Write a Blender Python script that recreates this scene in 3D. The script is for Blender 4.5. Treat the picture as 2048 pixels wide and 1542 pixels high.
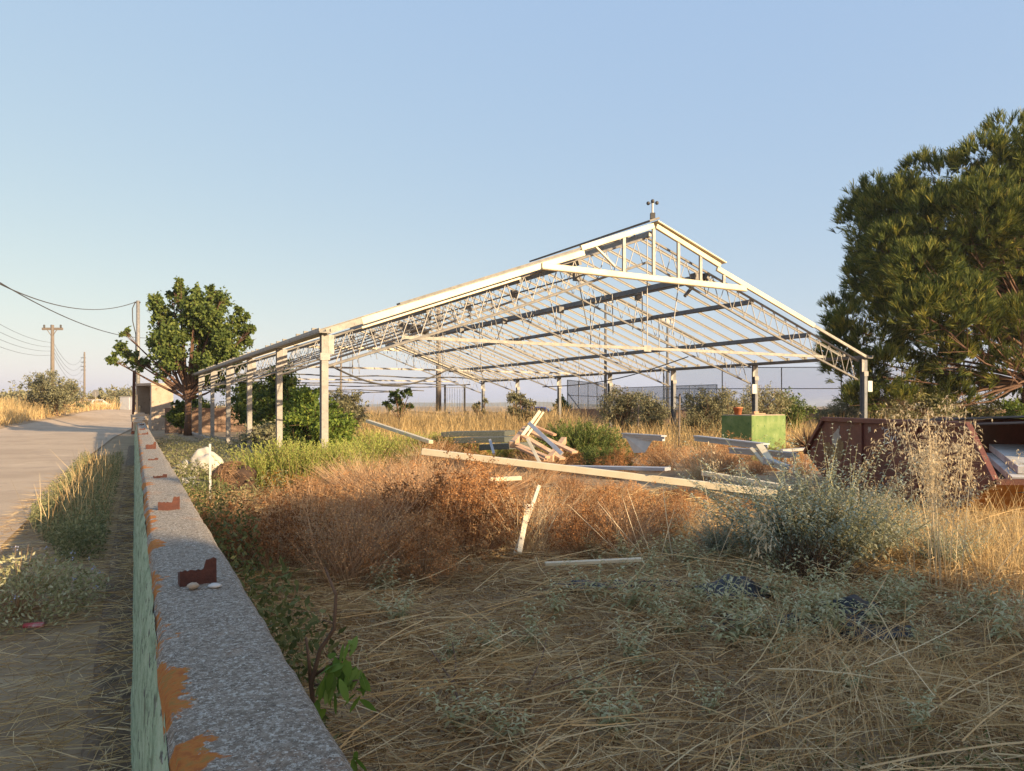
import bpy, math, random
import numpy as np
from mathutils import Vector, Matrix
for o in list(bpy.data.objects): bpy.data.objects.remove(o)
scene = bpy.context.scene
COL = scene.collection
R = math.radians

# ---------------------------------------------------------------- camera
F, CX, HY, EYE = 1500.0, 1024.0, 812.0, 1.5
cam_d = bpy.data.cameras.new('camera'); cam = bpy.data.objects.new('camera', cam_d); COL.objects.link(cam)
cam.location = (0, 0, EYE); cam.rotation_euler = (R(90), 0, 0)
cam_d.sensor_width = 36.0; cam_d.lens = F/2048*36.0; cam_d.shift_y = 41/2048
cam_d.clip_start = 0.05; cam_d.clip_end = 8000
scene.camera = cam
# ---------------------------------------------------------------- light
SUN_EL = 16.5
sx, sy = 0.79, -0.61                       # horizontal direction towards the sun
n_ = math.hypot(sx, sy); sx /= n_; sy /= n_
world = bpy.data.worlds.new('World'); scene.world = world; world.use_nodes = True
nt = world.node_tree
for n in list(nt.nodes): nt.nodes.remove(n)
wo = nt.nodes.new('ShaderNodeOutputWorld'); bg = nt.nodes.new('ShaderNodeBackground'); sk = nt.nodes.new('ShaderNodeTexSky')
sk.sky_type = 'NISHITA'; sk.sun_disc = False; sk.sun_elevation = R(SUN_EL); sk.sun_rotation = math.atan2(sx, sy)
sk.air_density = 1.0; sk.dust_density = 1.2; sk.ozone_density = 2.0; sk.altitude = 50
bg.inputs['Strength'].default_value = 0.15
EXPO = 1.05
# hazy summer air: the clear sky seen through an even pale veil, the same in every direction
vm = nt.nodes.new('ShaderNodeVectorMath'); vm.operation = 'MULTIPLY_ADD'
vm.inputs[1].default_value = tuple(c/2**EXPO for c in (.84, .51, .08)); vm.inputs[2].default_value = tuple(c/.15/2**EXPO for c in (.282, .437, .755))
nt.links.new(sk.outputs[0], vm.inputs[0]); nt.links.new(vm.outputs[0], bg.inputs[0]); nt.links.new(bg.outputs[0], wo.inputs[0])
sun_d = bpy.data.lights.new('sun', 'SUN'); sun = bpy.data.objects.new('sun', sun_d); COL.objects.link(sun)
sun_d.energy = 5.0; sun_d.angle = R(0.5); sun_d.color = (1.0, 0.75, 0.46)
ce = math.cos(R(SUN_EL))
sun.rotation_euler = Vector((-sx*ce, -sy*ce, -math.sin(R(SUN_EL)))).to_track_quat('-Z', 'Y').to_euler()
sun.location = (20, -12, 12)
vs = scene.view_settings
vs.view_transform = 'Standard'; vs.look = 'None'; vs.gamma = 1.0; vs.use_curve_mapping = False
vs.exposure = EXPO
scene.cycles.max_bounces = 6; scene.cycles.transparent_max_bounces = 12
scene.cycles.use_denoising = True

# ---------------------------------------------------------------- helpers
rng = np.random.default_rng(7)
random.seed(7)
def W(px, py, Y):
    """measured photo position at a known distance -> place in the world"""
    return np.array([(px-CX)/F*Y, Y, EYE+(HY-py)/F*Y])
def G(px, py, z=0.0):
    Y = F*(EYE-z)/(py-HY)
    return np.array([(px-CX)/F*Y, Y, z])

class MB:
    def __init__(s): s.v = []; s.f = []
    def add(s, vs, fs):
        b = len(s.v); s.v += [tuple(map(float, p)) for p in vs]; s.f += [tuple(b+i for i in f) for f in fs]; return s
    def box(s, x0, x1, y0, y1, z0, z1):
        return s.add([(x0,y0,z0),(x1,y0,z0),(x1,y1,z0),(x0,y1,z0),(x0,y0,z1),(x1,y0,z1),(x1,y1,z1),(x0,y1,z1)],
                     [(0,3,2,1),(4,5,6,7),(0,1,5,4),(1,2,6,5),(2,3,7,6),(3,0,4,7)])
    def bar(s, p0, p1, w, h, up=(0,0,1)):
        p0 = Vector(p0); p1 = Vector(p1); d = (p1-p0).normalized(); up = Vector(up)
        if abs(d.dot(up)) > .99: up = Vector((0,1,0))
        sd = d.cross(up).normalized()*(w/2); u = sd.cross(d).normalized()*(h/2)
        vs = [p0-sd-u, p0+sd-u, p0+sd+u, p0-sd+u, p1-sd-u, p1+sd-u, p1+sd+u, p1-sd+u]
        return s.add(vs, [(0,1,2,3),(7,6,5,4),(0,4,5,1),(1,5,6,2),(2,6,7,3),(3,7,4,0)])
    def tube(s, pts, r, n=6, cap=True):
        pts = [Vector(p) for p in pts]; m = len(pts)
        rr = list(r) if hasattr(r, '__len__') else [r]*m
        b = len(s.v); ref = None
        for i, p in enumerate(pts):
            d = (pts[min(i+1, m-1)]-pts[max(i-1, 0)]).normalized()
            if ref is None:
                ref = d.orthogonal().normalized()
            ref = (ref-d*ref.dot(d)).normalized(); q = d.cross(ref)
            for k in range(n):
                a = 2*math.pi*k/n
                s.v.append(tuple(p+(ref*math.cos(a)+q*math.sin(a))*rr[i]))
        for i in range(m-1):
            for k in range(n):
                k2 = (k+1) % n
                s.f.append((b+i*n+k, b+i*n+k2, b+(i+1)*n+k2, b+(i+1)*n+k))
        if cap:
            s.f.append(tuple(b+k for k in reversed(range(n)))); s.f.append(tuple(b+(m-1)*n+k for k in range(n)))
        return s
    def prism(s, poly, z0, z1):
        n = len(poly)
        return s.add([(x,y,z0) for x,y in poly]+[(x,y,z1) for x,y in poly],
                     [tuple(reversed(range(n))), tuple(range(n, 2*n))]+[(i,(i+1)%n,n+(i+1)%n,n+i) for i in range(n)])
    def lathe(s, prof, n=16, c=(0,0,0)):
        b = len(s.v)
        for r, z in prof:
            for k in range(n):
                a = 2*math.pi*k/n; s.v.append((c[0]+r*math.cos(a), c[1]+r*math.sin(a), c[2]+z))
        for i in range(len(prof)-1):
            for k in range(n):
                k2 = (k+1) % n; s.f.append((b+i*n+k, b+i*n+k2, b+(i+1)*n+k2, b+(i+1)*n+k))
        return s
    def mesh(s, name, smooth=False):
        me = bpy.data.meshes.new(name); me.from_pydata(s.v, [], s.f); me.update()
        if smooth: me.polygons.foreach_set('use_smooth', [True]*len(me.polygons))
        return me
    def build(s, name, mat, parent=None, smooth=False, bevel=0):
        return link(name, s.mesh(name, smooth), mat, parent, bevel)

def link(name, me, mat=None, parent=None, bevel=0):
    o = bpy.data.objects.new(name, me); COL.objects.link(o)
    if mat is not None and not me.materials: me.materials.append(mat)
    if parent is not None: o.parent = parent
    if bevel:
        m = o.modifiers.new('bevel', 'BEVEL'); m.width = bevel; m.segments = 1; m.limit_method = 'ANGLE'
    return o
def tag(o, label=None, cat=None, group=None, kind=None):
    if label: o['label'] = label
    if cat: o['category'] = cat
    if group: o['group'] = group
    if kind: o['kind'] = kind
    return o
def empty(name, loc=(0,0,0), rz=0.0):
    o = bpy.data.objects.new(name, None); COL.objects.link(o); o.location = tuple(map(float, loc)); o.rotation_euler = (0,0,rz)
    o.empty_display_size = .1
    return o
def copy_tree(o, parent=None):
    c = o.copy(); COL.objects.link(c); c.parent = parent
    for ch in list(o.children): copy_tree(ch, c)
    return c

# numpy mesh: all quads, one value 'rnd' per face (colour variation from leaf to leaf)
def npmesh(name, V, Q, rnd=None, smooth=False):
    V = np.asarray(V, np.float32).reshape(-1,3); Q = np.asarray(Q, np.int32).reshape(-1,4)
    me = bpy.data.meshes.new(name)
    me.vertices.add(len(V)); me.vertices.foreach_set('co', V.ravel())
    me.loops.add(Q.size); me.loops.foreach_set('vertex_index', Q.ravel())
    me.polygons.add(len(Q)); me.polygons.foreach_set('loop_start', np.arange(0, Q.size, 4, dtype=np.int32))
    me.polygons.foreach_set('loop_total', np.full(len(Q), 4, np.int32))
    if smooth: me.polygons.foreach_set('use_smooth', np.ones(len(Q), bool))
    if rnd is not None:
        a = me.attributes.new('rnd', 'FLOAT', 'FACE'); a.data.foreach_set('value', np.asarray(rnd, np.float32))
    me.update(calc_edges=True)
    return me
def unit(a): return a/np.maximum(np.linalg.norm(a, axis=-1, keepdims=True), 1e-9)
def rdir(n, up=0.0, g=rng):
    d = g.normal(size=(n,3)); d = unit(d); d[:,2] += up; return unit(d)
class NP:
    def __init__(s): s.V=[]; s.Q=[]; s.R=[]; s.n=0
    def strips(s, P, D, L, Wd, bend=None, segs=2, prof=None, rnd=None, side=None):
        """bent ribbons: P base (n,3), D unit direction, L length, Wd width, bend offset at the tip (n,3)"""
        P = np.asarray(P, float); n = len(P); D = np.asarray(D, float)
        L = np.broadcast_to(np.asarray(L, float), (n,)); Wd = np.broadcast_to(np.asarray(Wd, float), (n,))
        if bend is None: bend = np.zeros((n,3))
        if side is None:
            side = np.cross(D, rng.normal(size=(n,3)))
        side = unit(side)
        if prof is None: prof = [1]+[.9]*(segs-1)+[.25]
        out = np.empty((n, segs+1, 2, 3))
        for k in range(segs+1):
            t = k/segs
            c = P + D*(L*t)[:,None] + bend*(t*t)
            w = side*(Wd*prof[k]*.5)[:,None]
            out[:,k,0] = c-w; out[:,k,1] = c+w
        base = s.n + np.arange(n)[:,None]*((segs+1)*2)
        q = []
        for k in range(segs):
            q.append(np.stack([base[:,0]+2*k, base[:,0]+2*k+1, base[:,0]+2*k+3, base[:,0]+2*k+2], 1))
        s.V.append(out.reshape(-1,3)); s.Q.append(np.stack(q,1).reshape(-1,4)); s.n += n*(segs+1)*2
        if rnd is None: rnd = rng.random(n)
        s.R.append(np.repeat(np.broadcast_to(rnd, (n,)), segs))
        return s
    def leaves(s, P, D, L, Wd, rnd=None, side=None):
        """single diamond leaves"""
        P = np.asarray(P, float); n = len(P)
        L = np.broadcast_to(np.asarray(L, float), (n,))[:,None]; Wd = np.broadcast_to(np.asarray(Wd, float), (n,))[:,None]
        if side is None: side = np.cross(D, rng.normal(size=(n,3)))
        side = unit(side); nrm = unit(np.cross(D, side))
        out = np.stack([P, P+D*L*.42+side*Wd*.5+nrm*Wd*.12, P+D*L, P+D*L*.42-side*Wd*.5+nrm*Wd*.12], 1)
        base = s.n+np.arange(n)*4
        s.V.append(out.reshape(-1,3)); s.Q.append(base[:,None]+np.arange(4)[None]); s.n += 4*n
        if rnd is None: rnd = rng.random(n)
        s.R.append(np.broadcast_to(rnd, (n,)))
        return s
    def mesh(s, name): return npmesh(name, np.concatenate(s.V), np.concatenate(s.Q), np.concatenate(s.R))
    def build(s, name, mat, parent=None): return link(name, s.mesh(name), mat, parent)

# ---------------------------------------------------------------- materials
def _new(name):
    m = bpy.data.materials.new(name); m.use_nodes = True; t = m.node_tree
    return m, t, t.nodes['Principled BSDF'], t.nodes['Material Output']
def ramp(t, stops):
    r = t.nodes.new('ShaderNodeValToRGB'); e = r.color_ramp.elements
    while len(e) < len(stops): e.new(.5)
    for i, (p, c) in enumerate(stops): e[i].position = p; e[i].color = (*c, 1)
    return r
def noise(t, vec, scale, detail=4, rough=.6):
    n = t.nodes.new('ShaderNodeTexNoise'); n.inputs['Scale'].default_value = scale; n.inputs['Detail'].default_value = detail
    n.inputs['Roughness'].default_value = rough
    if vec is not None: t.links.new(vec, n.inputs['Vector'])
    return n
def pmat(name, cols, scale=4, rough=.8, metal=0.0, bump=.0, bscale=40, stretch=None, lo=.3, hi=.7, speck=None, coord='Object'):
    """surface with its colours mixed by noise, fine relief, optional specks (colour, scale, threshold)"""
    m, t, b, out = _new(name)
    tc = t.nodes.new('ShaderNodeTexCoord'); vec = tc.outputs[coord]
    if stretch:
        mp = t.nodes.new('ShaderNodeMapping'); mp.inputs['Scale'].default_value = stretch; t.links.new(vec, mp.inputs[0]); vec = mp.outputs[0]
    n = noise(t, vec, scale, 6, .65)
    st = [(lo+(hi-lo)*i/max(1, len(cols)-1), c) for i, c in enumerate(cols)]
    r = ramp(t, st); t.links.new(n.outputs[0], r.inputs[0]); col = r.outputs[0]
    if speck:
        for sc_, ss, th in speck:
            n2 = noise(t, vec, ss, 3, .6); r2 = ramp(t, [(th, (0,0,0)), (th+.04, (1,1,1))]); t.links.new(n2.outputs[0], r2.inputs[0])
            mx = t.nodes.new('ShaderNodeMix'); mx.data_type = 'RGBA'
            t.links.new(r2.outputs[0], mx.inputs[0]); t.links.new(col, mx.inputs[6]); mx.inputs[7].default_value = (*sc_, 1); col = mx.outputs[2]
    t.links.new(col, b.inputs['Base Color'])
    b.inputs['Roughness'].default_value = rough; b.inputs['Metallic'].default_value = metal
    if bump:
        nb = noise(t, vec, bscale, 5, .7); bp = t.nodes.new('ShaderNodeBump'); bp.inputs['Strength'].default_value = bump
        bp.inputs['Distance'].default_value = .02
        t.links.new(nb.outputs[0], bp.inputs['Height']); t.links.new(bp.outputs[0], b.inputs['Normal'])
    return m
def veg(name, cols, trans=.3, patch=0.0, pscale=1.2, rough=.75, own=2.2):
    """leaf and stalk material: colour per leaf, a little light passing through"""
    m, t, b, out = _new(name)
    at = t.nodes.new('ShaderNodeAttribute'); at.attribute_name = 'rnd'
    fac = at.outputs['Fac']
    if patch:
        tc = t.nodes.new('ShaderNodeTexCoord'); n = noise(t, tc.outputs['Object'], pscale, 2, .5)
        ma = t.nodes.new('ShaderNodeMath'); ma.operation = 'MULTIPLY_ADD'; t.links.new(n.outputs[0], ma.inputs[0]); ma.inputs[1].default_value = patch*2; ma.inputs[2].default_value = -patch
        oi = t.nodes.new('ShaderNodeObjectInfo'); mo_ = t.nodes.new('ShaderNodeMath'); mo_.operation = 'MULTIPLY_ADD'; mo_.inputs[1].default_value = own*patch; mo_.inputs[2].default_value = -.5*own*patch
        t.links.new(oi.outputs['Random'], mo_.inputs[0]); ms_ = t.nodes.new('ShaderNodeMath'); ms_.operation = 'ADD'; t.links.new(mo_.outputs[0], ms_.inputs[0]); t.links.new(ma.outputs[0], ms_.inputs[1]); ma = ms_
        mb = t.nodes.new('ShaderNodeMath'); mb.operation = 'ADD'; mb.use_clamp = True; t.links.new(ma.outputs[0], mb.inputs[0]); t.links.new(fac, mb.inputs[1]); fac = mb.outputs[0]
    r = ramp(t, [(i/max(1, len(cols)-1), c) for i, c in enumerate(cols)]); t.links.new(fac, r.inputs[0])
    t.links.new(r.outputs[0], b.inputs['Base Color']); b.inputs['Roughness'].default_value = rough
    b.inputs['Specular IOR Level'].default_value = .25
    if trans:
        tr = t.nodes.new('ShaderNodeBsdfTranslucent'); t.links.new(r.outputs[0], tr.inputs[0])
        mx = t.nodes.new('ShaderNodeMixShader'); mx.inputs[0].default_value = trans
        t.links.new(b.outputs[0], mx.inputs[1]); t.links.new(tr.outputs[0], mx.inputs[2]); t.links.new(mx.outputs[0], out.inputs[0])
    return m
M = {}
M['soil'] = pmat('soil', [(.22,.145,.08),(.32,.225,.13),(.42,.31,.185)], 1.6, .95, 0, .6, 30)
M['asphalt'] = pmat('asphalt', [(.36,.265,.18),(.45,.34,.235),(.50,.385,.27)], .35, .9, 0, .35, 160, speck=[((.16,.125,.095), 90, .62), ((.37,.28,.20), 1.1, .60), ((.53,.41,.285), .5, .62)])
M['galv'] = pmat('galvanised_steel', [(.17,.165,.16),(.25,.24,.225),(.33,.31,.285)], 9, .55, .3, .15, 60)
M['galvdark'] = pmat('weathered_galvanised_steel', [(.09,.088,.085),(.14,.135,.13),(.19,.18,.165)], 6, .6, .3, .15, 50)
M['bar'] = pmat('glazing_bar_steel', [(.12,.118,.115),(.17,.165,.155),(.23,.215,.195)], 9, .55, .25, .1, 60)
M['post'] = pmat('post_steel', [(.22,.21,.19),(.31,.29,.26),(.38,.355,.31)], 7, .7, .1, .25, 70, speck=[((.15,.13,.11), 26, .64), ((.5,.48,.44), 34, .7)])
M['cream'] = pmat('cream_painted_aluminium', [(.50,.43,.29),(.62,.54,.38),(.70,.62,.46)], 2.2, .45, .0, .05, 50, speck=[((.5,.42,.3), 18, .7)])
M['alu'] = pmat('grey_aluminium', [(.36,.37,.40),(.46,.47,.50)], 3, .45, .35, .05, 40)
M['rust'] = pmat('rusted_iron', [(.05,.019,.014),(.085,.029,.02),(.14,.05,.028)], 14, .85, 0, .5, 90)
M['redrust'] = pmat('dark_red_rusty_paint', [(.085,.024,.016),(.13,.036,.023),(.19,.062,.036)], 2.5, .6, 0, .3, 40, speck=[((.20,.09,.04), 7, .66), ((.05,.02,.015), 16, .68)])
M['orangerust'] = pmat('orange_rust', [(.30,.11,.025),(.42,.19,.05),(.50,.30,.12)], 2.2, .75, 0, .3, 40)
M['wood'] = pmat('weathered_plank', [(.30,.17,.095),(.42,.25,.15),(.50,.33,.21)], 5, .8, 0, .3, 40, stretch=(1,6,6))
M['polewood'] = pmat('pole_wood', [(.13,.105,.088),(.18,.15,.125),(.23,.195,.165)], 6, .85, 0, .4, 40, stretch=(6,6,.6))
M['whiteboard'] = pmat('chalky_white_board', [(.34,.32,.28),(.52,.50,.46),(.60,.585,.55)], 4, .7, 0, .1, 40)
M['slate'] = pmat('dark_sheet', [(.10,.09,.085),(.17,.155,.14)], 3, .8, 0, .2, 30)
M['tarp'] = pmat('navy_plastic_sheet', [(.010,.010,.013),(.016,.017,.024)], 5, .5, 0, .3, 30)
M['sack'] = pmat('white_woven_sack', [(.36,.33,.28),(.52,.50,.45)], 5, .7, 0, .3, 90)
M['wire'] = pmat('black_cable', [(.05,.048,.045),(.07,.065,.06)], 5, .6)
M['greyplastic'] = pmat('grey_plastic', [(.45,.45,.43),(.55,.55,.53)], 5, .6)
M['concrete'] = pmat('concrete', [(.30,.235,.175),(.40,.315,.24),(.46,.37,.29)], 1.6, .9, 0, .4, 50, speck=[((.22,.16,.11), 5, .62)])
M['stone'] = pmat('rubble_stone', [(.36,.28,.20),(.48,.39,.29)], 6, .9, 0, .6, 40)
M['bark'] = pmat('bark', [(.13,.075,.045),(.22,.14,.09)], 9, .9, 0, .7, 30, stretch=(4,4,1))
M['redbark'] = pmat('reddish_bark', [(.085,.045,.028),(.16,.09,.055)], 6, .9, 0, .7, 20, stretch=(4,4,1))
M['twig'] = veg('dry_twig', [(.10,.06,.035),(.20,.13,.08)], 0)
M['straw'] = veg('straw', [(.22,.13,.055),(.43,.28,.125),(.60,.43,.21),(.72,.565,.33)], .2, .34, .9, own=0)
M['litter'] = veg('leaf_litter', [(.17,.095,.045),(.34,.21,.10),(.50,.34,.17)], .1, .3, .7, own=0)
M['drygrass'] = veg('dry_field_grass', [(.44,.30,.125),(.60,.43,.20),(.72,.55,.28)], .35)
M['dryshrub'] = veg('dried_shrub', [(.20,.09,.034),(.43,.21,.082),(.60,.33,.14),(.71,.46,.24)], .35, .34, 1.2)
M['drystem'] = veg('dried_stem', [(.30,.18,.095),(.46,.29,.165),(.60,.41,.25)], .25)
M['sage'] = veg('grey_green_leaf', [(.21,.20,.09),(.33,.315,.15),(.46,.435,.24),(.57,.53,.34)], .25)
M['sagebush'] = veg('silvery_bush_leaf', [(.16,.185,.12),(.26,.285,.195),(.38,.40,.285),(.50,.50,.38)], .15)
M['shadepost'] = pmat('shaded_post_steel', [(.10,.11,.125),(.145,.155,.17),(.20,.20,.205)], 7, .6, .2, .2, 60)  # post steel with the right row's shade put into its colour
M['rosemary'] = veg('rosemary_leaf', [(.13,.17,.035),(.25,.30,.065),(.40,.42,.11)], .3)
M['juniper'] = veg('dark_shrub_leaf', [(.06,.085,.025),(.115,.155,.04),(.20,.235,.065)], .25)
M['olive'] = veg('olive_leaf', [(.15,.15,.085),(.25,.24,.135),(.38,.35,.21)], .25, .2, .8)
M['mulberry'] = veg('broad_green_leaf', [(.05,.08,.02),(.10,.145,.034),(.20,.235,.06)], .35, .15, .6)
M['citrus'] = veg('bright_green_leaf', [(.08,.13,.025),(.15,.22,.04),(.30,.34,.06)], .35)
M['weed'] = veg('weed_leaf', [(.10,.11,.05),(.19,.20,.09),(.33,.31,.15)], .3, .2, 1.0)
M['vine'] = veg('wall_creeper_leaf', [(.07,.09,.03),(.13,.15,.05),(.22,.22,.09)], .3)
M['needle'] = veg('pine_needle', [(.03,.055,.014),(.14,.17,.034),(.54,.45,.085)], .25, .14, .4)  # deep shadow green and sunlit gold are put into the needle colours
M['oat'] = veg('wild_oat', [(.42,.30,.16),(.60,.48,.30),(.72,.62,.44)], .35)
M['flower'] = veg('pale_blue_flower', [(.35,.37,.52),(.48,.48,.62)], .3)
M['brightleaf'] = veg('sapling_leaf', [(.10,.19,.03),(.16,.27,.045),(.27,.36,.09)], .35)
# ================================================================ the setting
def smooth(a, b, x):
    t = np.clip((np.asarray(x, float)-a)/(b-a), 0, 1); return t*t*(3-2*t)
WD = np.array([-.449, .893]); WN = np.array([.893, .449])          # along and across the boundary wall
def gz(x, y):
    """height of the land"""
    x = np.asarray(x, float); y = np.asarray(y, float)
    far = .78*smooth(46, 82, y)*smooth(-14, -26, x)
    bank = .75*smooth(-27.5, -36, x+ (y-45)*.18)*smooth(38, 52, y)*smooth(95, 60, y)
    v = x*WN[0]+y*WN[1]
    yard = smooth(.4, 2.0, v)*smooth(60, 40, y)
    bump = .05*np.sin(x*1.3+.6*np.sin(y*.9))*np.cos(y*1.1+x*.4)+.03*np.sin(x*3.1+y*2.3)
    return far+bank*(1-.0*far)+yard*bump*.7
def axis(a, b, fine, lim, ratio=1.35):
    out = list(np.arange(a, b+1e-6, fine)); st = fine
    while out[-1] < lim: st *= ratio; out.append(out[-1]+st)
    st = fine; lo = [a]
    while lo[-1] > -lim: st *= ratio; lo.append(lo[-1]-st)
    return np.array(list(reversed(lo[1:]))+out)
xs = axis(-45, 35, .5, 4000); ys = axis(-6, 75, .5, 4000)
XX, YY = np.meshgrid(xs, ys); ZZ = gz(XX, YY)
ny, nx = XX.shape; idx = np.arange(nx*ny).reshape(ny, nx)
Q = np.stack([idx[:-1,:-1], idx[:-1,1:], idx[1:,1:], idx[1:,:-1]], -1).reshape(-1,4)
ground = link('ground', npmesh('ground', np.stack([XX,YY,ZZ],-1).reshape(-1,3), Q, None, True), M['soil']); tag(ground, kind='structure')
def ribbon(name, left, right, mat, dz, nseg=60, cols=6):
    left = np.array(left, float); right = np.array(right, float)
    def samp(p):
        d = np.r_[0, np.cumsum(np.linalg.norm(np.diff(p, axis=0), axis=1))]; t = np.linspace(0, 1, nseg)**1.6*d[-1]
        return np.stack([np.interp(t, d, p[:,k]) for k in range(2)], 1)
    a, b = samp(left), samp(right)
    V = []
    for k in range(cols+1):
        p = a+(b-a)*k/cols; V.append(np.c_[p, gz(p[:,0], p[:,1])+dz])
    V = np.stack(V, 1).reshape(-1,3); ii = np.arange(len(V)).reshape(nseg, cols+1)
    q = np.stack([ii[:-1,:-1], ii[:-1,1:], ii[1:,1:], ii[1:,:-1]], -1).reshape(-1,4)
    o = link(name, npmesh(name, V, q, None, True), mat); tag(o, kind='structure'); return o
def wl(u, v): p = WD*u+WN*v; return (p[0], p[1])
ribbon('road', [(-14,-8),(-17,6),(-22,24),(-27,36),(-31,46),(-34.5,58),(-42,80),(-70,128)],
       [wl(-8,-1.35), wl(6,-1.3), wl(15,-1.2), wl(26,-1.2), wl(40,-.9), (-27,54), (-35,76), (-62,128)], M['asphalt'], .03, 110, 16)
ribbon('cross_road', [(-70,84),(-50,83.5),(-30,83)], [(-70,79),(-50,78.5),(-30,78)], M['asphalt'], .045, 40, 8)
# far hills across the water, low and long
def ridge(name, x0, x1, y, h, seed, mat):
    g = np.random.default_rng(seed); n = 80; t = np.linspace(0, 1, n); x = x0+(x1-x0)*t
    z = h*np.sin(np.pi*t)**.5*(.65+.2*np.sin(t*9+seed)+.15*np.sin(t*23+2*seed)+.05*g.random(n))
    V = np.concatenate([np.c_[x, np.full(n,y), np.full(n,-2.)], np.c_[x, np.full(n,y+120.), z], np.c_[x, np.full(n,y+900.), np.full(n,-2.)]])
    i = np.arange(n-1); q = np.concatenate([np.stack([i,i+1,i+n+1,i+n],1), np.stack([i+n,i+n+1,i+2*n+1,i+2*n],1)])
    o = link(name, npmesh(name, V, q, None, True), mat); tag(o, kind='structure'); return o
M['hill'] = pmat('hill_scrub', [(.07,.075,.045),(.13,.125,.08),(.22,.19,.13)], .012, .95)
M['sea'] = pmat('sea_water', [(.02,.035,.05),(.03,.045,.06)], .01, .25)
ridge('hills', -900, 700, 2300, 16, 3, M['hill'])
ridge('hills', -2600, -900, 1500, 26, 5, M['hill'])

# ================================================================ boundary wall
def coping_mat():
    m, t, b, out = _new('lichen_concrete'); tc = t.nodes.new('ShaderNodeTexCoord'); vec = tc.outputs['Object']
    def mixc(fac, a, bcol):
        mx = t.nodes.new('ShaderNodeMix'); mx.data_type = 'RGBA'; t.links.new(fac, mx.inputs[0])
        (t.links.new(a, mx.inputs[6]) if not isinstance(a, tuple) else setattr(mx.inputs[6], 'default_value', (*a,1)))
        mx.inputs[7].default_value = (*bcol, 1); return mx.outputs[2]
    def mask(scale, lo, hi, det=5, rough=.65):
        n = noise(t, vec, scale, det, rough); r = ramp(t, [(lo,(0,0,0)),(hi,(1,1,1))]); t.links.new(n.outputs[0], r.inputs[0]); return r.outputs[0]
    r0 = ramp(t, [(.34,(.10,.076,.054)),(.48,(.21,.168,.125)),(.60,(.32,.27,.21))]); n0 = noise(t, vec, 48, 8, .8); t.links.new(n0.outputs[0], r0.inputs[0]); col = r0.outputs[0]
    col = mixc(mask(4, .56, .70), col, (.30,.185,.11))
    col = mixc(mask(85, .525, .58, 5, .75), col, (.46,.425,.365))
    col = mixc(mask(110, .57, .62, 4, .7), col, (.10,.08,.062))
    col = mixc(mask(150, .60, .65, 4, .7), col, (.66,.63,.57))
    # orange lichen: patches creeping in from the road-side edge
    sp = t.nodes.new('ShaderNodeSeparateXYZ'); t.links.new(vec, sp.inputs[0])
    mr = t.nodes.new('ShaderNodeMapRange'); mr.inputs[1].default_value = .06; mr.inputs[2].default_value = .19; mr.inputs[3].default_value = .16; mr.inputs[4].default_value = -.12
    t.links.new(sp.outputs[0], mr.inputs[0])
    nl = noise(t, vec, 3.6, 8, .62); nf = noise(t, vec, 55, 5, .7); af = t.nodes.new('ShaderNodeMath'); af.operation = 'MULTIPLY_ADD'; t.links.new(nf.outputs[0], af.inputs[0]); af.inputs[1].default_value = .16; t.links.new(nl.outputs[0], af.inputs[2])
    ad = t.nodes.new('ShaderNodeMath'); ad.operation = 'ADD'; t.links.new(af.outputs[0], ad.inputs[0]); t.links.new(mr.outputs[0], ad.inputs[1])
    rl = ramp(t, [(.715,(0,0,0)),(.735,(1,1,1))]); t.links.new(ad.outputs[0], rl.inputs[0])
    rc = ramp(t, [(.35,(.30,.16,.03)),(.5,(.46,.15,.018)),(.65,(.36,.10,.012))]); nc = noise(t, vec, 40, 3, .6); t.links.new(nc.outputs[0], rc.inputs[0])
    mx = t.nodes.new('ShaderNodeMix'); mx.data_type = 'RGBA'; t.links.new(rl.outputs[0], mx.inputs[0]); t.links.new(col, mx.inputs[6]); t.links.new(rc.outputs[0], mx.inputs[7])
    t.links.new(mx.outputs[2], b.inputs['Base Color']); b.inputs['Roughness'].default_value = .95
    nb = noise(t, vec, 70, 6, .75); bp = t.nodes.new('ShaderNodeBump'); bp.inputs['Strength'].default_value = .8; bp.inputs['Distance'].default_value = .012
    t.links.new(nb.outputs[0], bp.inputs['Height']); t.links.new(bp.outputs[0], b.inputs['Normal'])
    return m
M['coping'] = coping_mat()
M['greenface'] = pmat('flaking_green_paint', [(.14,.15,.085),(.23,.30,.175),(.34,.425,.26),(.41,.48,.31)], 14, .85, 0, .8, 60, stretch=(1,.35,1), lo=.32, hi=.6, speck=[((.10,.10,.075), 30, .60), ((.42,.40,.33), 22, .68)])
M['ledge'] = pmat('dirt_on_ledge', [(.08,.05,.03),(.17,.115,.07),(.27,.20,.13)], 12, .95, 0, 1.0, 45)
wall = empty('boundary_wall', (0,0,0), math.atan2(.449,.893))
tag(wall, 'long low concrete wall with flaking green face and orange lichen on top', 'wall')
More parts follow.
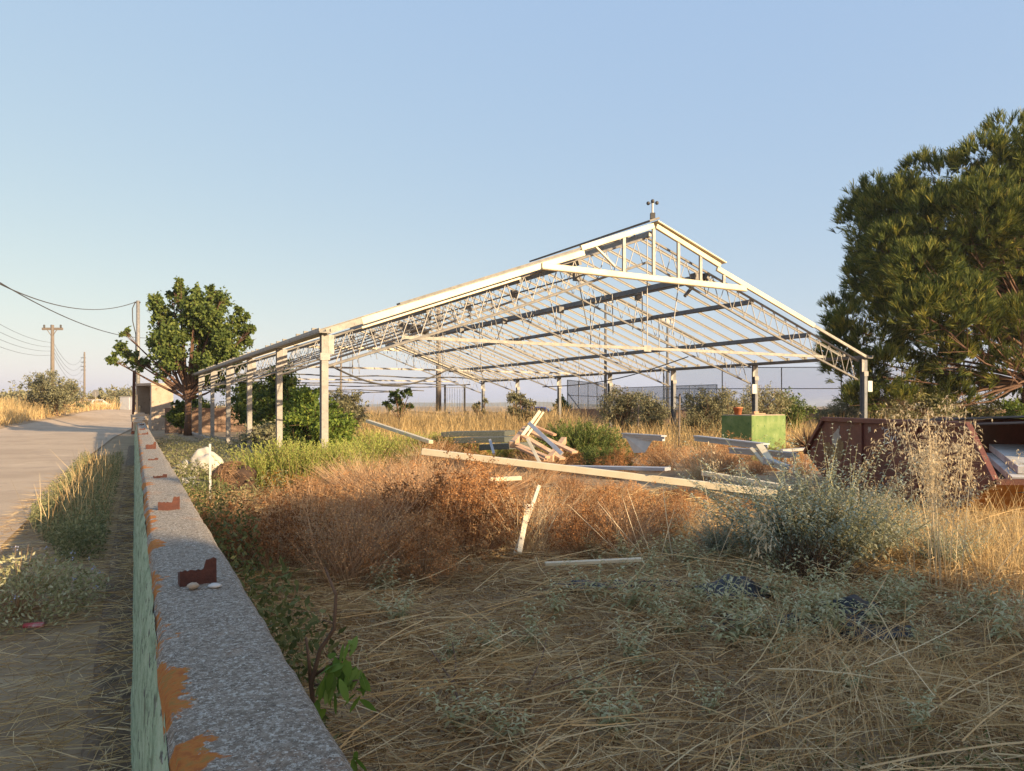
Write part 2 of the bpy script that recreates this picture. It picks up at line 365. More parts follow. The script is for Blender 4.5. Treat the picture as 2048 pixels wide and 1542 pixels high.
def wall_sheet(name, prof, u0, u1, mat, jitter, parent, step=.06):
    """prof: list of (v, z) across; swept along the wall with worn edges"""
    us = [u0]; 
    while us[-1] < u1: us.append(us[-1]+step*(1+max(0, us[-1])*.12))
    us = np.array(us); n = len(us); k = len(prof); g = np.random.default_rng(11)
    V = np.zeros((n,k,3))
    for j,(v,z) in enumerate(prof):
        w1 = np.interp(us, np.arange(u0-1,u1+6,.11), g.normal(size=len(np.arange(u0-1,u1+6,.11)))); w2 = np.interp(us, np.arange(u0-1,u1+6,.5), g.normal(size=len(np.arange(u0-1,u1+6,.5))))
        V[:,j,0] = v+jitter*(.4*w1+.8*w2); V[:,j,1] = us; V[:,j,2] = z+jitter*.6*(g.normal(size=n)*.4+.5*w1)
    ii = np.arange(n*k).reshape(n,k); q = np.stack([ii[:-1,:-1], ii[:-1,1:], ii[1:,1:], ii[1:,:-1]], -1).reshape(-1,4)
    return link(name, npmesh(name, V.reshape(-1,3), q, None, True), mat, parent)
TOPZ = .90
wall_sheet('painted_face', [(-.03,-.1),(-.012,.1),(0,.3),(.012,.5),(.022,.66),(.034,.80),(.052,.872)], -2.5, 41, M['greenface'], .004, wall)
wall_sheet('coping', [(.050,.865),(.060,.885),(.068,.896),(.08,TOPZ),(.12,TOPZ+.002),(.17,TOPZ),(.22,TOPZ+.003),(.27,TOPZ),(.315,TOPZ-.003),(.33,TOPZ-.02),(.335,.7),(.338,.3),(.34,-.1)], -2.5, 41, M['coping'], .0035, wall, .04)
wall_sheet('footing', [(-.215,-.1),(-.205,.05),(-.19,.075),(-.14,.085),(-.08,.08),(-.02,.09),(.02,.09)], -2.5, 30, M['ledge'], .006, wall)
# stubs of cut-off fence posts set in the coping: rusty channels
def stub(u, v, w, h, notch, rz, name='post_stub'):
    m = MB(); e = .007; ns_ = 14; prof = []
    for k in range(ns_+1):
        x = -w/2+w*k/ns_; zt = (h*.62 if x < w/2-.034 else h)+random.uniform(-.004,.004); prof.append((x, zt))
    fr_ = [(-w/2,-e/2,-.03)]+[(x,-e/2,z) for x,z in prof]+[(w/2,-e/2,-.03)]; n_ = len(fr_); bk_ = [(x,e/2,z) for x,y,z in fr_]
    m.add(fr_+bk_, [tuple(reversed(range(n_))), tuple(range(n_,2*n_))]+[(i,(i+1)%n_,n_+(i+1)%n_,n_+i) for i in range(n_)])
    m.box(-w/2, -w/2+e, e/2, .045, -.03, h*.5); m.box(w/2-e, w/2, e/2, .05, -.03, h*notch)
    o = m.build(name, M['rust'], wall); o.location = (v, u, TOPZ); o.rotation_euler = (R(random.uniform(-3,3)), 0, rz); return o
for a in [(2.72,.19,.115,.085,.9,.08),(4.75,.175,.115,.075,.85,-.05),(6.9,.19,.10,.03,.6,.1),(9.2,.18,.10,.025,.5,0),(11.6,.20,.13,.10,.9,.05),(17.5,.19,.12,.05,.8,0),(21,.17,.12,.05,.8,.1),(26,.19,.12,.05,.8,.1)]: stub(*a)
def pebble(name, c, r, mat, parent=None, seed=0, sq=.55):
    g = np.random.default_rng(seed); m = MB(); m.lathe([(.02,-1),(.6,-.8),(1,-.1),(.85,.55),(.4,.95),(.02,1)], 9)
    m.v = [(x*r*(1+.25*g.normal()*.5), y*r*(.8+.1*g.random()), z*r*sq*(1+.1*g.normal())) for x,y,z in m.v]
    o = m.build(name, mat, parent, True); o.location = tuple(c); return o
def onwall(u, v, z): return (WD[0]*u+WN[0]*v, WD[1]*u+WN[1]*v, z)
tag(pebble('mortar_lump', onwall(2.66,.17,TOPZ+.012), .021, M['stone'], None, 2), 'rough grey mortar crumb at the nearest rusty stub on the wall', 'rubble')
tag(pebble('stone_chip', onwall(2.65,.235,TOPZ+.008), .024, M['whiteboard'], None, 5, .35), 'flat pale stone chip lying by the nearest rusty stub', 'stone')
# broken masonry at the far end of the wall
for i, (u, v, z, s) in enumerate([(30,.12,.95,.14),(31.2,.2,.98,.17),(32.5,.16,1.02,.18),(34,.2,1.06,.2),(35.5,.15,1.12,.22),(36.8,.2,1.2,.22)]):
    g = np.random.default_rng(i); m = MB(); m.box(-s, s, -s*1.6, s*1.6, -.25, .12)
    m.v = [(x+g.normal()*.03, y+g.normal()*.05, z_+g.normal()*.03) for x,y,z_ in m.v]
    o = m.build('broken_block', M['stone'], wall); o.location = (v, u, z-.1); o.rotation_euler = (0,0,g.normal()*.15)

# rust-red gate post at the end of the wall
p = W(266, 812, 40); m = MB(); m.box(-.07,.07,-.07,.07,0,3.4); m.box(-.09,.09,-.09,.09,0,.12)
gp = m.build('gate_post', M['rust'], None, bevel=.01); gp.location = (p[0], 40, 0); gp.rotation_euler = (0, R(1), .4)
tag(gp, 'tall thin rust-red steel gate post beside the concrete hut', 'post')

# ================================================================ concrete meter hut
hut = empty('meter_hut', W(303, 812, 45)*np.array([1,1,0]), math.atan2(.8, .6))
tag(hut, 'small tan concrete meter hut with an open dark side', 'hut')
L1, L2, HH = 1.36, 1.9, 2.72
m = MB(); m.box(0, L1, 0, .16, -.1, HH); m.build('front_panel', M['concrete'], hut)
m = MB(); m.box(0, L1, L2-.14, L2, -.1, HH); m.build('back_panel', M['concrete'], hut)
m = MB(); m.box(L1-.14, L1, .16, L2-.14, -.1, HH); m.build('side_panel', M['concrete'], hut)
m = MB(); m.box(0, .14, .16, L2-.14, -.1, .95); m.build('parapet', M['concrete'], hut)
m = MB(); m.box(-.05, L1+.04, -.05, L2+.05, HH, HH+.17); m.build('roof_slab', M['concrete'], hut, bevel=.02)
m = MB(); m.box(L1-.3, L1-.143, .55, 1.15, 1.25, 2.0); mb_ = m.build('meter_box', M['greyplastic'], hut, bevel=.02)
m = MB(); m.box(L1-.306, L1-.301, .60, 1.10, 1.3, 1.95); m.build('lid', M['galv'], mb_)
m = MB(); m.tube([(.3,.35,HH-.05),(.35,.4,1.9),(.7,.6,1.25),(1.1,.85,1.1),(L1-.22,.9,1.22)], .03, 6); m.build('cable', M['wire'], hut)
# plank leaning near the hut
pl = MB().bar((0,0,0), (.3,-.5,.95), .09, .03).build('leaning_plank', M['cream'], None); pl.location = tuple(W(277,812,41)*np.array([1,1,0])+np.array([0,0,.55]))
tag(pl, 'pale plank leaning where the wall meets the concrete hut', 'plank')

# ================================================================ greenhouse frame
OX, OY = -3.915, 15.62; GR = math.atan2(.479, .878)
gh = empty('greenhouse_frame', (OX, OY, 0), GR)
tag(gh, 'large bare gabled greenhouse frame of grey steel with cream gable beams', 'greenhouse')
SPAN, BAY, NB, EV, SL = 17.2, 4.53, 6, 3.0, .355
RID = EV+SL*SPAN/2
def ztop(t): return EV+SL*min(t, SPAN-t)
# posts: H sections with end plates
m = MB(); m.box(-.07,.07,-.085,-.073,-.1,EV); m.box(-.07,.07,.073,.085,-.1,EV); m.box(-.006,.006,-.073,.073,-.1,EV); m.box(-.11,.11,-.11,.11,-.1,.02)
post_me = m.mesh('post'); post_me.materials.append(M['post']); post_me2 = m.mesh('post'); post_me2.materials.append(M['shadepost'])
m = MB(); m.box(-.10,.10,-.10,-.087,EV-.55,EV-.4); br_me = m.mesh('bracket'); br_me.materials.append(M['galv'])
m = MB(); m.box(.073,.19,-.085,-.075,EV-.42,EV-.02); gp_me = m.mesh('gusset'); gp_me.materials.append(M['galv'])
for side in (0, 1):
    for i in range(NB+1):
        o = link('post', post_me if not side else post_me2, None, gh); o.location = (side*SPAN, i*BAY, 0)
        b = link('bracket', br_me, None, o); b = link('gusset_plate', gp_me, None, o)
        if side: b.scale = (-1,1,1)
# eave gutters
for side in (0, 1):
    x = side*SPAN; sg = -1 if side == 0 else 1
    m = MB().box(x-.12+sg*.03, x+.12+sg*.03, -.22, NB*BAY+.2, EV+.004, EV+.03); m.box(x+sg*.03-.13, x+sg*.03-.11, -.22, NB*BAY+.2, EV+.03, EV+.10); m.box(x+sg*.03+.11, x+sg*.03+.13, -.22, NB*BAY+.2, EV+.03, EV+.10)
    m.build('eave_gutter', M['galvdark'] if side else M['post'], gh)
# purlins and vent sills, ridge
for t_, w_, h_ in [(2.35,.07,.12),(4.75,.07,.12),(6.45,.09,.17),(10.75,.09,.18),(12.45,.07,.13),(14.85,.07,.13)]:
    MB().bar((t_, .1, ztop(t_)-.17),(t_, NB*BAY, ztop(t_)-.17), w_, h_, (SL if t_ < SPAN/2 else -SL, 0, -1)).build('purlin', M['galvdark'], gh)
MB().bar((SPAN/2, 0, RID-.02),(SPAN/2, NB*BAY, RID-.02), .10, .14).build('ridge_beam', M['galv'], gh)
for t_ in (6.9, 10.3): MB().tube([(t_,.2,ztop(t_)-.55),(t_,NB*BAY-.2,ztop(t_)-.55)], .022, 6).build('vent_drive_shaft', M['galvdark'], gh)
# trusses
for i in range(NB+1):
    s_ = i*BAY+.12
    tr = empty('truss', (0, s_, 0)); tr.parent = gh
    OFFT, OFFB = .10, .80
    for side in (0, 1):
        def P(t, off): tt = t if side == 0 else SPAN-t; return (tt, 0, EV+SL*t-off)
        MB().tube([P(.1,OFFT), P(SPAN/2,OFFT)], .034, 6).build('top_chord', M['galv'], tr)
        MB().tube([P(.1,OFFB-.1), P(4.5,OFFB), P(SPAN/2,OFFB-.05)], .034, 6).build('bottom_chord', M['galv'], tr)
        m = MB(); nw = 17
        for k in range(nw):
            a = .25+(SPAN/2-.4)*k/nw; b = .25+(SPAN/2-.4)*(k+.55)/nw; c = .25+(SPAN/2-.4)*(k+1)/nw
            m.tube([P(a,OFFB-.04), P(b,OFFT)], .012, 4, False); m.tube([P(b,OFFT), P(c,OFFB-.04)], .010, 4, False)
        m.build('web_bracing', M['galv'], tr)
    if i in (0, 3, 6):
        m = MB().bar((1.75,0,EV+.02),(SPAN-1.75,0,EV+.02), .035, .075); m.build('tie_beam', M['post'] if i == 0 else M['galv'], tr)
        MB().box(SPAN/2-.12,SPAN/2+.12,-.02,.02,EV-.06,EV+.10).build('tie_plate', M['post'], tr)
    MB().tube([(SPAN/2,0,RID-.1),(SPAN/2,0,EV if i in (0,3,6) else EV+1.2)], .014, 5).build('hanger_rod', M['galv'], tr)
# glazing bars, each its own part
NBAR = 6
def barmesh(side):
    m = MB(); t0 = -.02
    a = (t0, 0, EV+.10+SL*t0); b = (SPAN/2-.06, 0, EV+.10+SL*(SPAN/2-.06))
    m.bar(a, b, .022, .075, (-SL,0,1)); m.bar((a[0],0,a[2]+.03),(b[0],0,b[2]+.03), .055, .014, (-SL,0,1))
    m.box(-.07,.03,-.035,.035,EV+.085,EV+.19)
    me = m.mesh('glazing_bar'); me.materials.append(M['bar']); return me
bm = barmesh(0)
for side in (0, 1):
    for k in range(1, NB*NBAR+1):
        if side == 0 and k in (4,9,15,22,27,31): continue
        o = link('glazing_bar', bm, None, gh); o.location = (0 if side == 0 else SPAN, k*BAY/NBAR, 0)
        if side: o.rotation_euler = (0,0,math.pi)
# the gable at the near end: cream beams and mullions
def gab(t, off): return (t, -.16, ztop(t)+off)
up_l, up_r = (-SL,0,1), (SL,0,1)
m = MB().bar(gab(.75,.02), gab(6.4,.02), .08, .15, up_l); m.bar(gab(.75,-.115), gab(4.6,-.115), .055, .05, up_l); m.build('gable_trim', M['cream'], gh, bevel=.01)
m = MB().bar(gab(0,.03), gab(.75,.03), .06, .12, up_l); m.build('gable_rail', M['post'], gh)
m = MB().bar((1.6,-.08,ztop(1.6)+.15), (6.35,-.08,ztop(6.35)+.155), .22, .04, up_l); m.build('dark_ridge_strip', M['galvdark'], gh)
m = MB().bar((6.3,-.17,ztop(6.3)+.15), (SPAN/2-.03,-.17,RID+.15), .09, .14, up_l); m.build('vent_trim', M['cream'], gh, bevel=.01)
m = MB().bar((SPAN-6.30,-.17,ztop(6.30)+.13), (SPAN/2+.05,-.17,RID+.15), .09, .13, up_r); m.build('vent_trim', M['cream'], gh, bevel=.01)
m = MB().bar((SPAN-6.15,-.13,ztop(6.15)+.27), (SPAN/2+.05,-.13,RID+.27), .30, .03, up_r); m.build('vent_flap_edge', M['cream'], gh)
m = MB().bar(gab(SPAN-6.4,.02), gab(SPAN-2.5,.02), .08, .14, up_r); m.build('gable_trim', M['cream'], gh, bevel=.01)
m = MB().bar(gab(SPAN-2.5,.02), gab(SPAN-.1,.02), .05, .08, up_r); m.build('gable_rail', M['post'], gh)
m = MB().bar((5.15,-.20,4.84),(11.85,-.20,4.80), .09, .16); m.bar((5.15,-.252,4.79),(11.85,-.252,4.75), .02, .04); m.build('gable_crossbeam', M['cream'], gh, bevel=.01)
for t_ in (7.62, 8.58, 9.42, 10.2, 11.05):
    MB().bar((t_,-.165,4.88),(t_,-.165,ztop(t_)-(.0 if t_<10.5 else .06)+ (.1 if 6.4<t_<10.7 else 0)), .085, .05).build('mullion', M['galv'], gh)
MB().bar((6.75,-.13,ztop(6.75)+.1),(7.35,-.13,5.05), .06, .04).build('vent_stay', M['cream'], gh)
# far gable: plain crossbeam
MB().bar((5.4,NB*BAY+.2,4.88),(11.8,NB*BAY+.2,4.88), .08, .16).build('gable_crossbeam', M['cream'], gh)
MB().bar((.2,NB*BAY+.2,EV+.1),(8.6,NB*BAY+.2,RID+.1), .06, .14, up_l).build('gable_trim', M['cream'], gh)
MB().bar((8.6,NB*BAY+.2,RID+.1),(17,NB*BAY+.2,EV+.1), .06, .14, up_r).build('gable_trim', M['cream'], gh)
# ridge cap end and dark strip at the peak
m = MB().bar((SPAN/2-.05,-.25,RID+.30),(SPAN/2-.05,6,RID+.30), .34, .05, up_l); m.build('ridge_cap', M['galvdark'], gh)
# vent push rods, gearboxes and hanging rods
g = np.random.default_rng(4)
for k in range(15):
    s_ = .9+k*1.72; t_ = 6.95+g.normal()*.08; ln = 1.0+g.random()*.55; a = g.normal()*.25
    MB().tube([(t_,s_,ztop(t_)-.45),(t_+.35+a*.6,s_+a,ztop(t_)-.45-ln)], .015, 5).build('push_rod', M['galv'], gh)
    if k % 2 == 0: MB().box(t_-.1,t_+.1,s_-.06,s_+.06,ztop(t_)-.66,ztop(t_)-.44).build('gear_bracket', M['galvdark'], gh)
for k in range(12):
    s_ = .7+k*2.1; t_ = 10.25+g.normal()*.08; ln = 1.1+g.random()*.5; a = g.normal()*.2
    MB().tube([(t_,s_,ztop(t_)-.45),(t_-.3-a*.6,s_+a,ztop(t_)-.45-ln)], .015, 5).build('push_rod', M['galv'], gh)
    if k % 2 == 1: MB().box(t_-.1,t_+.1,s_-.06,s_+.06,ztop(t_)-.66,ztop(t_)-.44).build('gear_bracket', M['galvdark'], gh)
for k in range(14):
    t_ = 2.5+g.random()*12; s_ = 2+g.random()*23; zt = ztop(t_)-.6
    MB().tube([(t_,s_,zt),(t_+g.normal()*.04,s_,max(2.3, zt-1.2-g.random()*1.0))], .016, 5).build('hanger_rod', M['galv'], gh)
m = MB(); mo = (5.6, 9.5, ztop(5.6)-.75); m.box(mo[0]-.28,mo[0]+.28,mo[1]-.16,mo[1]+.16,mo[2]-.15,mo[2]+.15); m.tube([(mo[0]+.28,mo[1],mo[2]),(mo[0]+.6,mo[1],mo[2]-.12)], .1, 8); m.build('vent_motor', M['galvdark'], gh)
m = MB(); mo = (10.6, .35, ztop(10.6)-.30); m.box(mo[0]-.2,mo[0]+.25,mo[1]-.1,mo[1]+.12,mo[2]-.12,mo[2]+.16); m.tube([(mo[0],mo[1],mo[2]),(mo[0]-.5,mo[1],mo[2]-.5)], .05, 8); m.build('vent_motor', M['galvdark'], gh)
# watering hoses slung across the far half
for k, (s_, z_, sag) in enumerate([(15,2.75,.06),(18,2.55,.05),(21,2.5,.05),(24,2.35,.06),(26.5,2.3,.04)]):
    pts = [(.4+ (11.5)*q/24, s_+.05*math.sin(q*.7+k), z_-.5*sag*math.sin(q*.9+k)) for q in range(25)]
    MB().tube(pts, .028, 5).build('slung_hose', M['galvdark'], gh)
pts = [(.1+4*q/16, 1+1.5*q/16, 2.55-.55*math.sin(math.pi*q/16)) for q in range(17)]; MB().tube(pts, .022, 5).build('slung_hose', M['wire'], gh)
pts = [(12.6-2.5*q/16, 3+5*q/16, 3.1-.25*math.sin(math.pi*q/16)-.9*(q/16)) for q in range(17)]; MB().tube(pts, .018, 5).build('slung_hose', M['wire'], gh)
# meter boxes on right posts
for (x, y) in ((SPAN+.2, -.05), (SPAN-.2, BAY-.13)):
    m = MB(); m.box(x-.11,x+.11,y-.05,y+.05,1.95,2.3); m.build('switch_box', M['greyplastic'], gh, bevel=.01)
# base kerb
MB().box(SPAN-.12,SPAN+.12,0,NB*BAY,-.1,.14).build('base_kerb', M['concrete'], gh)
MB().box(-.12,.12,2,NB*BAY,-.1,.14).build('base_kerb', M['concrete'], gh)

# wind gauge on the ridge
def GHW(t, s, z):
    return (OX+t*.878-s*.479, OY+t*.479+s*.878, z)
an = empty('anemometer', GHW(SPAN/2, -.1, RID+.34))
tag(an, 'small black cup anemometer on the near tip of the greenhouse ridge', 'wind gauge')
MB().box(-.06,.06,-.06,.06,0,.16).build('mount', M['wire'], an); MB().tube([(0,0,.16),(0,0,.42)], .03, 8).build('spindle', M['greyplastic'], an)
for a in (0, 120, 240):
    c = (math.cos(R(a+20))*.13, math.sin(R(a+20))*.13, .44)
    m = MB().lathe([(.005,-.05),(.035,-.04),(.052,0),(.035,.04),(.005,.05)], 8, c); m.tube([(0,0,.43), c], .01, 4); m.build('cup', M['wire'], an, True)

# ================================================================ skip by the right edge
skip = empty('waste_skip', (6.0, 12.3, 0)); tag(skip, 'open dark red rusty waste skip with sloping ends', 'skip')
SY = [(-2.0,0.0),(-3.0,.55),(-2.43,1.25),(2.1,1.25),(3.0,.55),(1.9,0.0)]   # side outline (y, z)
def plate(x0, x1):
    m = MB(); n = 6; m.add([(x0,y,z) for y,z in SY]+[(x1,y,z) for y,z in SY], [tuple(range(n)), tuple(reversed(range(n,2*n)))]+[(i,n+i,n+(i+1)%n,(i+1)%n) for i in range(n)]); return m
SWD = 2.1
for x0 in (0, SWD):
    sp = plate(x0, x0+.012).build('side_plate', M['redrust'], skip)
    m = MB(); e = -.03 if x0 == 0 else .03
    for a, b in ((1,2),(2,3),(3,4)):
        m.bar((x0+.006+e*.6, SY[a][0], SY[a][1]), (x0+.006+e*.6, SY[b][0], SY[b][1]), .085, .09, (1,0,0))
    m.build('rim', M['redrust'], sp, bevel=.01)
    for y in (-1.2, .55):
        m = MB().box(x0-.035 if x0 == 0 else x0+.013, x0-.001 if x0 == 0 else x0+.05, y-.05, y+.05, .05, 1.2); m.build('stiffener', M['redrust'], sp)
MB().box(.012, SWD, -2.0, 1.9, -.0, .03).build('floor_plate', M['redrust'], skip)
for y0, y1 in ((-2.0,-3.0),(1.9,3.0)):
    m = MB(); m.add([(.013,y0,.01),(SWD-.001,y0,.01),(SWD-.001,y1,.55),(.013,y1,.55),(.013,y0,-.01),(SWD-.001,y0,-.01),(SWD-.001,y1-.01*(1 if y1<0 else -1),.53),(.013,y1-.01*(1 if y1<0 else -1),.53)], [(0,1,2,3),(7,6,5,4),(0,4,5,1),(2,6,7,3),(0,3,7,4),(1,5,6,2)])
    m.build('end_plate', M['orangerust'], skip)
    MB().bar((-.02,y1,.56),(SWD+.02,y1,.56), .09, .07).build('end_lip', M['rust'], skip)
# scraped paint and chalk on the near side
def blotch(name, pts, mat, parent, x):
    g_ = np.random.default_rng(len(pts)*7); pp = []
    for a, b in zip(pts, pts[1:]+pts[:1]):
        for k in range(4): pp.append((a[0]+(b[0]-a[0])*k/4+g_.normal()*.022, a[1]+(b[1]-a[1])*k/4+g_.normal()*.014))
    pts = pp
    n = len(pts); m = MB(); m.add([(x,y,z) for y,z in pts]+[(x+.002,y,z) for y,z in pts], [tuple(range(n)), tuple(reversed(range(n,2*n)))]); return m.build(name, mat, parent)
M['bare'] = pmat('scraped_primer', [(.30,.25,.20),(.42,.37,.31)], 9, .8); M['ochre'] = pmat('ochre_stain', [(.10,.05,.018),(.22,.13,.05),(.33,.22,.10)], 7, .8)
sk_y = lambda px, py: None
def on_side(px, py):
    Y = F*6.0/(px-CX); return (Y-12.3, EYE+(HY-py)/F*Y)
blotch('scraped_patch', [on_side(*p) for p in [(1664,885),(1668,866),(1676,856),(1681,853),(1679,866),(1683,876),(1676,884),(1672,893)]], M['bare'], skip, -.004)
blotch('stain', [on_side(*p) for p in [(1648,905),(1650,886),(1657,884),(1664,890),(1672,893),(1680,878),(1688,884),(1690,905),(1683,918),(1662,915)]], M['ochre'], skip, -.008)
blotch('sticker', [on_side(*p) for p in [(1737,855),(1740,854),(1743,857),(1742,863),(1738,865),(1736,860)]], M['bare'], skip, -.004)
def stroke(pts, w=.014):
    m = MB(); q = [(-.008, *on_side(*p)) for p in pts]
    for a, b in zip(q[:-1], q[1:]): m.bar(a, b, .004, w, (0,0,1) if abs(b[1]-a[1]) > abs(b[2]-a[2]) else (0,1,0))
    return m
ch = MB()
for pts in ([(1771,858),(1770,890)],[(1771,860),(1778,858),(1780,864),(1773,870)],[(1773,870),(1781,874),(1783,884),(1772,887)],[(1784,872),(1785,884),(1789,872)],[(1792,868),(1793,882)],[(1793,860),(1793,862)],[(1765,855),(1766,859)],[(1768,854),(1769,858)]):
    s_ = stroke(pts); ch.add(s_.v, s_.f)
ch.build('chalk_writing', M.setdefault('chalk', pmat('chalk', [(.55,.53,.5),(.72,.7,.67)], 9, .9)), skip)
# load of the skip
def board(name, p0, p1, w, h, mat, label, cat, group=None, up=(0,0,1), bevel=.004):
    m = MB(); p0 = np.array(p0, float); p1 = np.array(p1, float); c = (p0+p1)/2
    m.bar(p0-c, p1-c, w, h, up); o = m.build(name, mat, None, bevel=bevel); o.location = tuple(c); tag(o, label, cat, group); return o
board('foam_board', (6.9,9.75,.66), (7.7,11.6,.86), .55, .10, M['whiteboard'], 'upper white foam board in the near end of the skip', 'board')
board('foam_board', (6.75,9.6,.54), (7.6,11.5,.73), .6, .09, M['whiteboard'], 'lower white foam board in the near end of the skip', 'board')
board('dark_panel', (6.5,9.5,.42), (7.6,13.0,.50), 1.1, .05, M['slate'], 'wide dark panel lying under the white boards in the skip', 'panel')
board('roof_sheet', (6.55,14.3,1.08), (7.9,10.2,1.30), .8, .03, M['slate'], 'grey sheet resting on top of the skip load', 'sheet')
board('roof_sheet', (7.2,14.6,1.2), (8.35,10.6,1.38), .7, .03, M['slate'], 'dark sheet raised above the far rim of the skip', 'sheet')
board('rubble_heap', (6.9,11.4,.2), (7.3,14.2,.55), 1.3, .5, M['slate'], 'dark heap of scrap filling the middle of the skip', 'scrap')

# ================================================================ green concrete block and things on it
M['greenpaint'] = pmat('weathered_green_paint', [(.07,.135,.035),(.125,.195,.055),(.21,.265,.10)], 2.6, .75, 0, .2, 30, speck=[((.03,.09,.03), 9, .64), ((.22,.30,.14), 5, .66)])
gb0 = W(1504, 812, 20)*np.array([1,1,0])
gb = empty('green_tank', gb0, math.atan2(.66, .75)); tag(gb, 'square green painted concrete tank behind the dry shrubs', 'tank')
MB().box(0, 1.77, 0, .94, -.1, 1.24).build('tank_body', M['greenpaint'], gb, bevel=.015)
MB().box(.02, 1.75, .02, .92, 1.241, 1.262).build('lid_slab', M['concrete'], gb)
def gbp(x, y, z): a = math.atan2(.66,.75); return (gb0[0]+x*math.cos(a)-y*math.sin(a), gb0[1]+x*math.sin(a)+y*math.cos(a), z)
M['terracotta'] = pmat('terracotta', [(.42,.13,.05),(.52,.19,.08)], 8, .8)
pot = MB().lathe([(.005,0),(.09,0),(.12,.17),(.135,.17),(.135,.21),(.115,.21),(.10,.05),(.005,.05)], 14).build('clay_pot', M['terracotta'], None, True); pot.location = gbp(.12,.5,1.263)
tag(pot, 'orange clay pot standing on the green tank', 'pot')
board('plank_offcut', gbp(.5,.3,1.285), gbp(1.15,.35,1.285), .16, .035, M['wood'], 'short wooden plank lying on the green tank', 'plank')
board('wood_block', gbp(.62,.34,1.325), gbp(.8,.3,1.325), .08, .05, M['wood'], 'small wooden block on top of the plank on the green tank', 'block')
# white plastic chair-like scrap right of it
ws = empty('white_trestle', W(1585,812,16.5)*np.array([1,1,0])); tag(ws, 'small white plastic trestle between the green tank and the skip', 'trestle')
MB().bar((-.25,0,.52),(.35,0,.56),.2,.05).build('top', M['whiteboard'], ws)
for x in (-.15,.05,.3): MB().tube([(x,0,.5),(x-.02,0,-.02)], .025, 6).build('leg', M['whiteboard'], ws)

# ================================================================ timber and metal lying in the yard
board('cream_beam', W(845,903,10.2), W(1555,987,9.2), .09, .085, M['cream'], 'longest cream beam lying across the rusty dried shrubs', 'beam')
board('cream_beam', W(1405,946,10.0), W(1580,976,9.3), .09, .06, M['cream'], 'shorter cream beam behind the right end of the longest one', 'beam')
board('grey_sheet', W(1092,933,10.6), W(1336,938,9.4), .16, .045, M['alu'], 'flat blue-grey metal strip resting on the long cream beam', 'strip')
board('cream_offcut', W(978,959,9.0), W(1042,956,9.1), .07, .05, M['cream'], 'short cream offcut lying below the long beam', 'offcut')
board('cream_batten', W(1078,972,8.0), W(1030,1108,7.0), .035, .03, M['cream'], 'thin long slat standing tilted in front of the dried shrubs', 'slat', up=(0,1,0))
board('cream_batten', W(1056,1010,7.5), W(1038,1106,6.95), .05, .03, M['cream'], 'shorter slat tilted beside the thin long one', 'slat', up=(0,1,0))
board('cream_batten', W(1090,1128,6.4), W(1285,1119,6.5), .06, .03, M['cream'], 'pale slat half buried in the shaded straw', 'slat')
board('cream_profile', W(735,842,19), W(862,884,15.2), .10, .07, M['cream'], 'cream profile sloping down behind the rosemary', 'profile')
# wooden pallets tipped together
M['pallet'] = pmat('pale_pallet_wood', [(.34,.21,.125),(.46,.30,.19),(.56,.40,.27)], 7, .8, 0, .25, 50, stretch=(1,1,1))
pl = empty('tipped_pallet', W(1085,960,14)); tag(pl, 'brown wooden pallet lying tipped on the shrubs, boards gaping', 'pallet')
def pb(par, name, a, b, w, h, mat, up=(0,0,1)):
    a = np.array(a)-np.array(par.location); b = np.array(b)-np.array(par.location); return MB().bar(a, b, w, h, up).build(name, mat, par, bevel=.004)
pb(pl, 'board', W(1050,858,14.2), W(1150,905,13.4), .17, .04, M['pallet'])
pb(pl, 'board', W(1047,872,13.8), W(1125,918,13.1), .15, .04, M['pallet'])
pb(pl, 'board', W(1022,885,13.6), W(1095,915,12.9), .14, .05, M['pallet'])
pb(pl, 'bearer', W(1052,858,14.4), W(1024,890,13.4), .10, .12, M['pallet'])
pb(pl, 'bearer', W(1128,880,14.4), W(1100,918,13.0), .10, .12, M['pallet'])
pb(pl, 'board', W(1034,894,13.2), W(1092,920,12.8), .12, .04, M['wood'])
pb(pl, 'board', W(1062,850,14.3), W(1110,870,14.0), .12, .04, M['wood'])
board('white_profile', W(1080,822,14.0), W(1044,872,13.8), .06, .04, M['cream'], 'white profile sticking up highest out of the pallet heap', 'profile', up=(0,1,0))
board('white_profile', W(1087,824,14.1), W(1053,874,13.9), .035, .04, M['cream'], 'thinner white profile alongside the one sticking up highest', 'profile', up=(0,1,0))
board('grey_profile', W(1058,846,13.3), W(1124,908,12.6), .07, .04, M['alu'], 'grey profile leaning down right over the pallet', 'profile', up=(0,1,0))
board('white_profile', W(1055,878,12.9), W(1082,930,12.3), .055, .04, M['cream'], 'white profile leaning steeply against the front of the pallet', 'profile', up=(0,1,0))
# aluminium gutter lengths
def gutter(name, p0, p1, label, legs=()):
    p0 = np.array(p0); p1 = np.array(p1); c = (p0+p1)/2; o = empty(name, c); tag(o, label, 'gutter')
    d = p1-p0
    MB().bar(p0-c, p1-c, .15, .025).build('flange', M['alu'], o)
    MB().bar(p0-c+np.array([0,-.068,-.035]), p1-c+np.array([0,-.068,-.035]), .015, .045).build('lip', M['alu'], o)
    MB().bar(p0-c+np.array([0,.03,-.06]), p1-c+np.array([0,.03,-.06]), .07, .08).build('channel', M['alu'], o)
    return o
g1 = gutter('gutter_length', W(1248,867,15.6), W(1328,872,14.6), 'grey gutter length with a plate hanging from its left end')
c = np.array(g1.location); q = [W(1250,872,15.5), W(1308,876,14.9), W(1290,905,15.0), W(1268,906,15.3)]
m = MB(); m.add([tuple(a-c) for a in q]+[tuple(a-c+np.array([0,.02,0])) for a in q], [(0,1,2,3),(7,6,5,4),(0,4,5,1),(1,5,6,2),(2,6,7,3),(3,7,4,0)]); m.build('end_plate', M['greyplastic'], g1)
